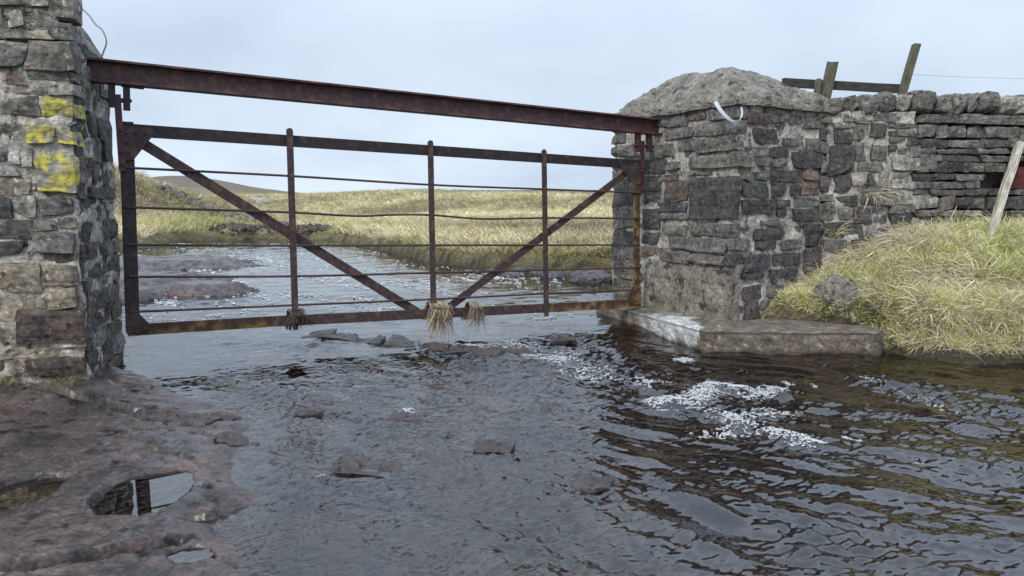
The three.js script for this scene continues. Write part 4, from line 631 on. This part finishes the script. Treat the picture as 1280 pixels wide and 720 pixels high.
// ---------------------------------------------------------------- rocks
function rockGeo(r, seed, sy = 0.7, det = 3) {
  const g = new THREE.IcosahedronGeometry(1, det), p = g.attributes.position, uv = g.attributes.uv; for (let i = 0; i < p.count; i++) { const x = p.getX(i), y = p.getY(i), z = p.getZ(i);  const k = r * (1 + 0.22 * v3(x * 1.3 + seed, y * 1.3, z * 1.3, seed) + 0.12 * v3(x * 3.5, y * 3.5 + seed, z * 3.5, seed + 1) + 0.04 * v3(x * 9, y * 9, z * 9, seed + 2)); p.setXYZ(i, x * k, y * k * sy, z * k); }
  for (let i = 0; i < p.count; i += 3) { const e = [0, 1, 2].map(k => V(p.getX(i + k), p.getY(i + k), p.getZ(i + k))), n = e[1].clone().sub(e[0]).cross(e[2].clone().sub(e[0])), ax = Math.abs(n.x), ay = Math.abs(n.y), az = Math.abs(n.z); e.forEach((q, k) => uv.setXY(i + k, (ax > ay && ax > az ? q.z : q.x) / 0.6, (ay > ax && ay > az ? q.z : q.y) / 0.6)); }
  return toCreasedNormals(g, 0.6);
}
{ let z = -6.5, p; for (; z > -7.2; z -= 0.01) { p = atZ(1047, 366, z); if (landH(p.x, p.z) > p.y - 0.03) break; } const m = tag(mesh('boulder', rockGeo(0.175, 12, 0.86, 4), M.cement), 'rounded grey boulder lodged in the grass beside the capped pillar', 'boulder'); m.position.copy(p); m.position.y -= 0.02; m.rotation.set(0.3, 2.2, 0.2); }
{ const R = rng(77); [[640, 345], [655, 340], [672, 343], [690, 346], [712, 341], [728, 346], [745, 343], [756, 349], [700, 338], [740, 336], [735, 352], [618, 341]].forEach(([a, b], i) => { const p = atY(a, b, 0.02), m = tag(mesh('river_rock', rockGeo(0.13 + 0.10 * R(), 60 + i, 0.5, 2), M.s.d), 'dark wet stone at the water edge below the grass bank', 'rock', 'stones along the far water edge'); m.position.set(p.x, p.y, p.z); m.rotation.y = R() * 6; }); }
M.weed = phy({ color: col(0.14, 0.125, 0.115), map: T.rock, bumpMap: T.rockBump, bumpScale: 0.03, roughness: 0.45, specularIntensity: 0.7 });  // wet weedy rock, darkened further to paint in the shade under ledges
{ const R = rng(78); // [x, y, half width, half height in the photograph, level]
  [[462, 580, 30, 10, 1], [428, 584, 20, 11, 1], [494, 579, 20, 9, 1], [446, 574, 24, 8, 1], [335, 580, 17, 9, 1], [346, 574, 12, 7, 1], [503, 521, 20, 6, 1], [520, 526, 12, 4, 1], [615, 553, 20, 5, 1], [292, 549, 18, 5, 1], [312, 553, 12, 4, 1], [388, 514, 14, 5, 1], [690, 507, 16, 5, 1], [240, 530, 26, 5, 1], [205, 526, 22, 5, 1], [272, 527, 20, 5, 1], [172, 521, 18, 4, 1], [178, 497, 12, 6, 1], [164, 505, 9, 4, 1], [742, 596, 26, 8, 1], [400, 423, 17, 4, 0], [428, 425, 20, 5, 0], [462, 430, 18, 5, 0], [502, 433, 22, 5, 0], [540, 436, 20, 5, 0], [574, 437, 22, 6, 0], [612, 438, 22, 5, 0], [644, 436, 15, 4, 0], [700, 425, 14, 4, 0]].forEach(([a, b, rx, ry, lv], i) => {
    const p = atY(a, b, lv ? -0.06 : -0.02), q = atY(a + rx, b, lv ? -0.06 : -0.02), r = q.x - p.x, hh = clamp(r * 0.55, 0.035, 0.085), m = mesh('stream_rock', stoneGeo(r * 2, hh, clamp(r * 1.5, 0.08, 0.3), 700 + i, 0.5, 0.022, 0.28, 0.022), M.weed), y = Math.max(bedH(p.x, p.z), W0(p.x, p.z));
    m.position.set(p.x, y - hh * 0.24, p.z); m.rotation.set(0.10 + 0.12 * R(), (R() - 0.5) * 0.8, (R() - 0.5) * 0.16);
    tag(m, i === 0 ? 'broadest dark slab added in place of a shaded hollow in the shallow stream, with smaller slabs against it' : lv ? 'small wet rock in the shallow stream below the gate, its dark tone partly painted ledge shade' : 'dark weedy rock in the ledge under the gate', 'rock', lv ? 'rocks breaking the shallow stream' : 'weedy rocks under the gate');
  });
}
function hit(px, py) { const r = ray(px, py).normalize(); let t = 8; for (; t < 1500; t *= 1.004) { const y = EYE.y + r.y * t, x = r.x * t, z = r.z * t; if (y < Math.max(landH(x, z), 0)) break; } return V(r.x * t, Math.max(0, landH(r.x * t, r.z * t)), r.z * t); }
{ // tumbled wall along the spur, stone by stone
  const w = thing('tumbled_wall', 'line of tumbled dark stones running down the grassy spur to the water', 'wall'); const R = rng(88);
  const path = [[204, 237], [216, 244], [228, 250], [240, 256], [250, 262], [262, 266], [276, 269], [292, 273], [308, 277], [324, 279], [340, 284], [356, 288]].map(q => hit(...q));
  for (let i = 0; i + 1 < path.length; i++) for (let k = 0; k < 7; k++) { const p = path[i].clone().lerp(path[i + 1], (k + R() * 0.6) / 7), x = p.x + (R() - 0.5) * 0.4, z = p.z + (R() - 0.5) * 0.4, s = 0.09 + 0.14 * R(); const m = mesh('stone', rockGeo(s, 200 + i * 9 + k, 0.75, 1), M.s['dgbm'[Math.floor(R() * 4)]], w); m.position.set(x, landH(x, z) + s * 0.4, z); m.rotation.y = R() * 6; }
}
{ // stone shoal at the bend
  const R = rng(89), n = 900, im = new THREE.InstancedMesh(rockGeo(1, 301, 0.6, 1), M.s.b, n), m = new THREE.Matrix4(), q = new THREE.Quaternion(), c = new THREE.Color();
  for (let i = 0; i < n; i++) { const x = -9.2 + R() * 3.6, z = -22.6 - R() * 3.2, y = Math.max(landH(x, z), -0.05), s = 0.03 + 0.075 * R() * R(); q.setFromEuler(new THREE.Euler(R() * 6, R() * 6, R() * 6)); im.setMatrixAt(i, m.compose(V(x, y + s * 0.3, z), q, V(s, s, s))); const t = 0.8 + R() * 0.9; im.setColorAt(i, c.setRGB(t, t * 0.97, t * 0.95)); }
  im.name = 'shingle_bank'; scene.add(im); tag(im, 'bank of dark brown shingle at the bend of the stream', 'shingle', null, 'stuff');
}
{ const p = hit(326, 253), m = tag(mesh('pale_boulder', rockGeo(0.8, 91, 0.6, 2), M.s.w), 'small whitish boulder far off on the moor', 'boulder'); m.position.copy(p); }

// ---------------------------------------------------------------- fence behind the wall, pole, strap, wire
function postGeo(a, b, w, d, seed) { const L = a.distanceTo(b), g = new THREE.BoxGeometry(w, L, d, 2, 8, 2), p = g.attributes.position, uv = g.attributes.uv; for (let i = 0; i < p.count; i++) { const x = p.getX(i), y = p.getY(i), z = p.getZ(i); uv.setXY(i, (x + z) / 0.25, y / 0.6); p.setXYZ(i, x + 0.006 * v3(x * 9, y * 3, z * 9, seed), y + 0.012 * v3(x * 20, 1, z * 20, seed), z + 0.006 * v3(x * 9, y * 3 + 7, z * 9, seed)); } g.applyMatrix4(new THREE.Matrix4().compose(a.clone().add(b).multiplyScalar(0.5), new THREE.Quaternion().setFromUnitVectors(V(0, 1, 0), b.clone().sub(a).normalize()), V(1, 1, 1))); return toCreasedNormals(g, 0.5); }
{
  const zf = -7.95, f = thing('field_fence', 'weathered wooden fence with leaning posts and one rail behind the wall', 'fence'); const base = x => landH(x, zf) - 0.25;
  const dn = (x0, y0, x1, y1) => { const a = atZ(x0, y0, zf), b = atZ(x1, y1, zf), k = (base(b.x) - a.y) / (b.y - a.y); return [a.clone().lerp(b, k), a]; };
  const p1 = mesh('post', postGeo(...dn(1041, 78, 1030, 128), 0.09, 0.08, 1), M.woodGreen, f), p2 = mesh('post', postGeo(...dn(1146, 56, 1128, 118), 0.065, 0.07, 2), M.woodGreen, f);
  mesh('post', postGeo(...dn(1023, 99, 1021, 126), 0.05, 0.05, 3), M.wood, f);
  const a = atZ(978, 103, zf - 0.07), b = atZ(1130, 111, zf - 0.07); mesh('rail', postGeo(a, b, 0.085, 0.05, 4), M.woodDark, f);
  mesh('wire', rodGeo([atZ(1137, 93, zf), atZ(1200, 96, zf), atZ(1300, 99, zf), atZ(1420, 101, zf)], 0.0016, 5), M.wire, f);
  mesh('post', postGeo(...dn(1420, 80, 1422, 120), 0.08, 0.08, 5), M.woodGreen, f);
}
{ const a = atZ(1238, 292, -7.0), b = atZ(1275, 178, -7.24); a.y = Math.min(a.y, landH(a.x, a.z) + 0.02); const a2 = a.clone().sub(b).normalize().multiplyScalar(0.12).add(a); tag(mesh('leaning_pole', postGeo(a2, b, 0.062, 0.05, 6), M.pale), 'pale square timber pole leaning against the dry stone wall', 'pole'); }
{ // bent strap on the cap's corner
  const n = V(Math.sin(0.3), 0, Math.cos(0.3)), q = (x, y, k) => onPlane(x, y, V(PR.x - 0.03, 0, PR.z + 0.04), n).addScaledVector(n, k);
  const pts = [q(894, 127, 0.0), q(898, 138, 0.03), q(905, 148, 0.05), q(913, 153, 0.05), q(921, 151, 0.035), q(926, 143, 0.02), q(926, 134, 0.005)], c = new THREE.CatmullRomCurve3(pts), N = 24, P = [], I = [], U = [];
  for (let i = 0; i <= N; i++) { const t = i / N, p = c.getPoint(t), w = V(0.75, 0.55, -0.3).normalize().multiplyScalar(lerp(0.019, 0.009, t)); const th = n.clone().multiplyScalar(0.003); for (const [a, b] of [[-1, 1], [1, 1], [1, -1], [-1, -1]]) { const v = p.clone().addScaledVector(w, a).addScaledVector(th, b); P.push(v.x, v.y, v.z); U.push(t, a); } }
  for (let i = 0; i < N; i++) for (let k = 0; k < 4; k++) { const a = i * 4 + k, b = i * 4 + (k + 1) % 4; I.push(a, b, a + 4, b, b + 4, a + 4); }
  const g = new THREE.BufferGeometry(); g.setAttribute('position', new THREE.Float32BufferAttribute(P, 3)); g.setAttribute('uv', new THREE.Float32BufferAttribute(U, 2)); g.setIndex(I); g.computeVertexNormals();
  tag(mesh('metal_strap', g, M.steel), 'bent bright metal strap curling off the pillar just under its cap', 'strap');
}
{ const f = FRL, q = (x, y, k) => onPlane(x, y, f.o.clone().addScaledVector(f.X, k), f.X); const z = (x, y) => atZ(x, y, -5.3); tag(mesh('loose_wire', rodGeo([z(84, -12), z(94, 2), z(112, 20), z(119, 30), z(128, 38), z(133, 52), z(129, 66), z(123, 82), z(119, 98)], 0.005, 6), M.wire), 'thin loose wire looping off the pillar top down to the girder', 'wire'); }

// ---------------------------------------------------------------- foam on the stream
{
  const cell = 0.0058;
  const zones = [...[[SWELL, 0.17, 1.0], [SWELL2, 0.11, 0.85], [SWELL3, 0.12, 0.5]].map(([L, w, k]) => (x, z) => { const [sd, t] = sdLine(L, x, z); return k * sstep(0, 0.1, t) * sstep(1, 0.8, t) * Math.exp(-((sd / w) ** 2)); }),
    ...[[855, 453, 16, 5, 0.8], [505, 517, 14, 5, 0.9], [690, 452, 45, 9, 0.72], [600, 444, 70, 4, 0.7], [740, 470, 50, 12, 0.66], [650, 440, 30, 5, 0.7], [540, 420, 12, 4, 0.5], [1058, 545, 9, 4, 0.8], [1075, 550, 8, 3, 0.7], [1140, 575, 22, 5, 0.5], [400, 602, 7, 4, 0.6], [985, 480, 10, 5, 0.7], [1015, 483, 5, 3, 0.7], [900, 540, 60, 10, 0.6], [800, 480, 60, 10, 0.6], [960, 515, 60, 10, 0.62]].map(([a, b, rx, ry, k]) => { const c = g2(a, b, -0.09), e = g2(a + rx, b, -0.09), f = g2(a, b - ry, -0.09), g = g2(a, b + ry, -0.09); return (x, z) => k * gau(x, z, c[0], c[1], (e[0] - c[0]) * 1.2, (g[1] - f[1]) * 0.6); })];
  const mask = (x, z) => { let m = 0; for (const f of zones) m = Math.max(m, f(x, z)); return m; };
  const u0 = -1.8, u1 = 3.9, z0 = -6.6, z1 = -3.2, nx = Math.round((u1 - u0) / cell), nz = Math.round((z1 - z0) / cell);
  const on = (i, j) => { const x = u0 + i * cell, z = z0 + j * cell, m = mask(x, z); if (m < 0.05) return 0; const n = 0.47 + 1.0 * fbm(x * 7 + 0.6 * n2(x * 4, z * 4, 2), z * 11, 4, 401) + 0.75 * n2(x * 38, z * 44, 402) + 0.3 * (0.4 - 2 * Math.abs(n2(x * 14, z * 18, 403))); return m * n > 0.36 ? m : 0; };
  const B = [], R = rng(905);
  for (let j = 0; j < nz; j++) for (let i = 0; i < nx; i++) { const m = on(i, j); if (m && R() < 0.8) { const x = u0 + (i + R() - 0.5) * cell, z = z0 + (j + R() - 0.5) * cell; B.push([x, waterH(x, z) + 0.001 + 0.012 * m * R() * R(), z, 0.0018 + 0.0036 * R() * R() * (0.5 + m)]); } }
  for (let k = 0; k < 520000; k++) { // broken water upstream of the gate
    const x = -10 + 12 * R(), z = -21 + 13.6 * R(); if (sOf(x, z) > -0.5 || riverDist(x, z) > -0.25) continue;
    const u = x * GN.x + z * GN.z, v = x * GD.x + z * GD.z, a = fbm(u * 0.45, v * 1.3, 3, 411), b = fbm(u * 2.6 + a, v * 7, 3, 412);
    if (0.8 * a + 0.8 * b + 0.6 * n2(u * 11, v * 16, 413) > 0.30 && bedH(x, z) < waterH(x, z) - 0.03) B.push([x, waterH(x, z) + 0.002 + 0.008 * R(), z, 0.005 + 0.007 * R() * R()]);
  }
  const im = new THREE.InstancedMesh(new THREE.IcosahedronGeometry(1, 1), M.foam, B.length), mt = new THREE.Matrix4(); B.forEach(([x, y, z, r], i) => { mt.makeScale(r, r * 0.6, r); mt.setPosition(x, y, z); im.setMatrixAt(i, mt); }); 
  im.name = 'foam'; im.castShadow = im.receiveShadow = true; scene.add(im); tag(im, 'white foam broken along the crests of the stream', 'foam', null, 'stuff');
}
renderer.render(scene, camera);
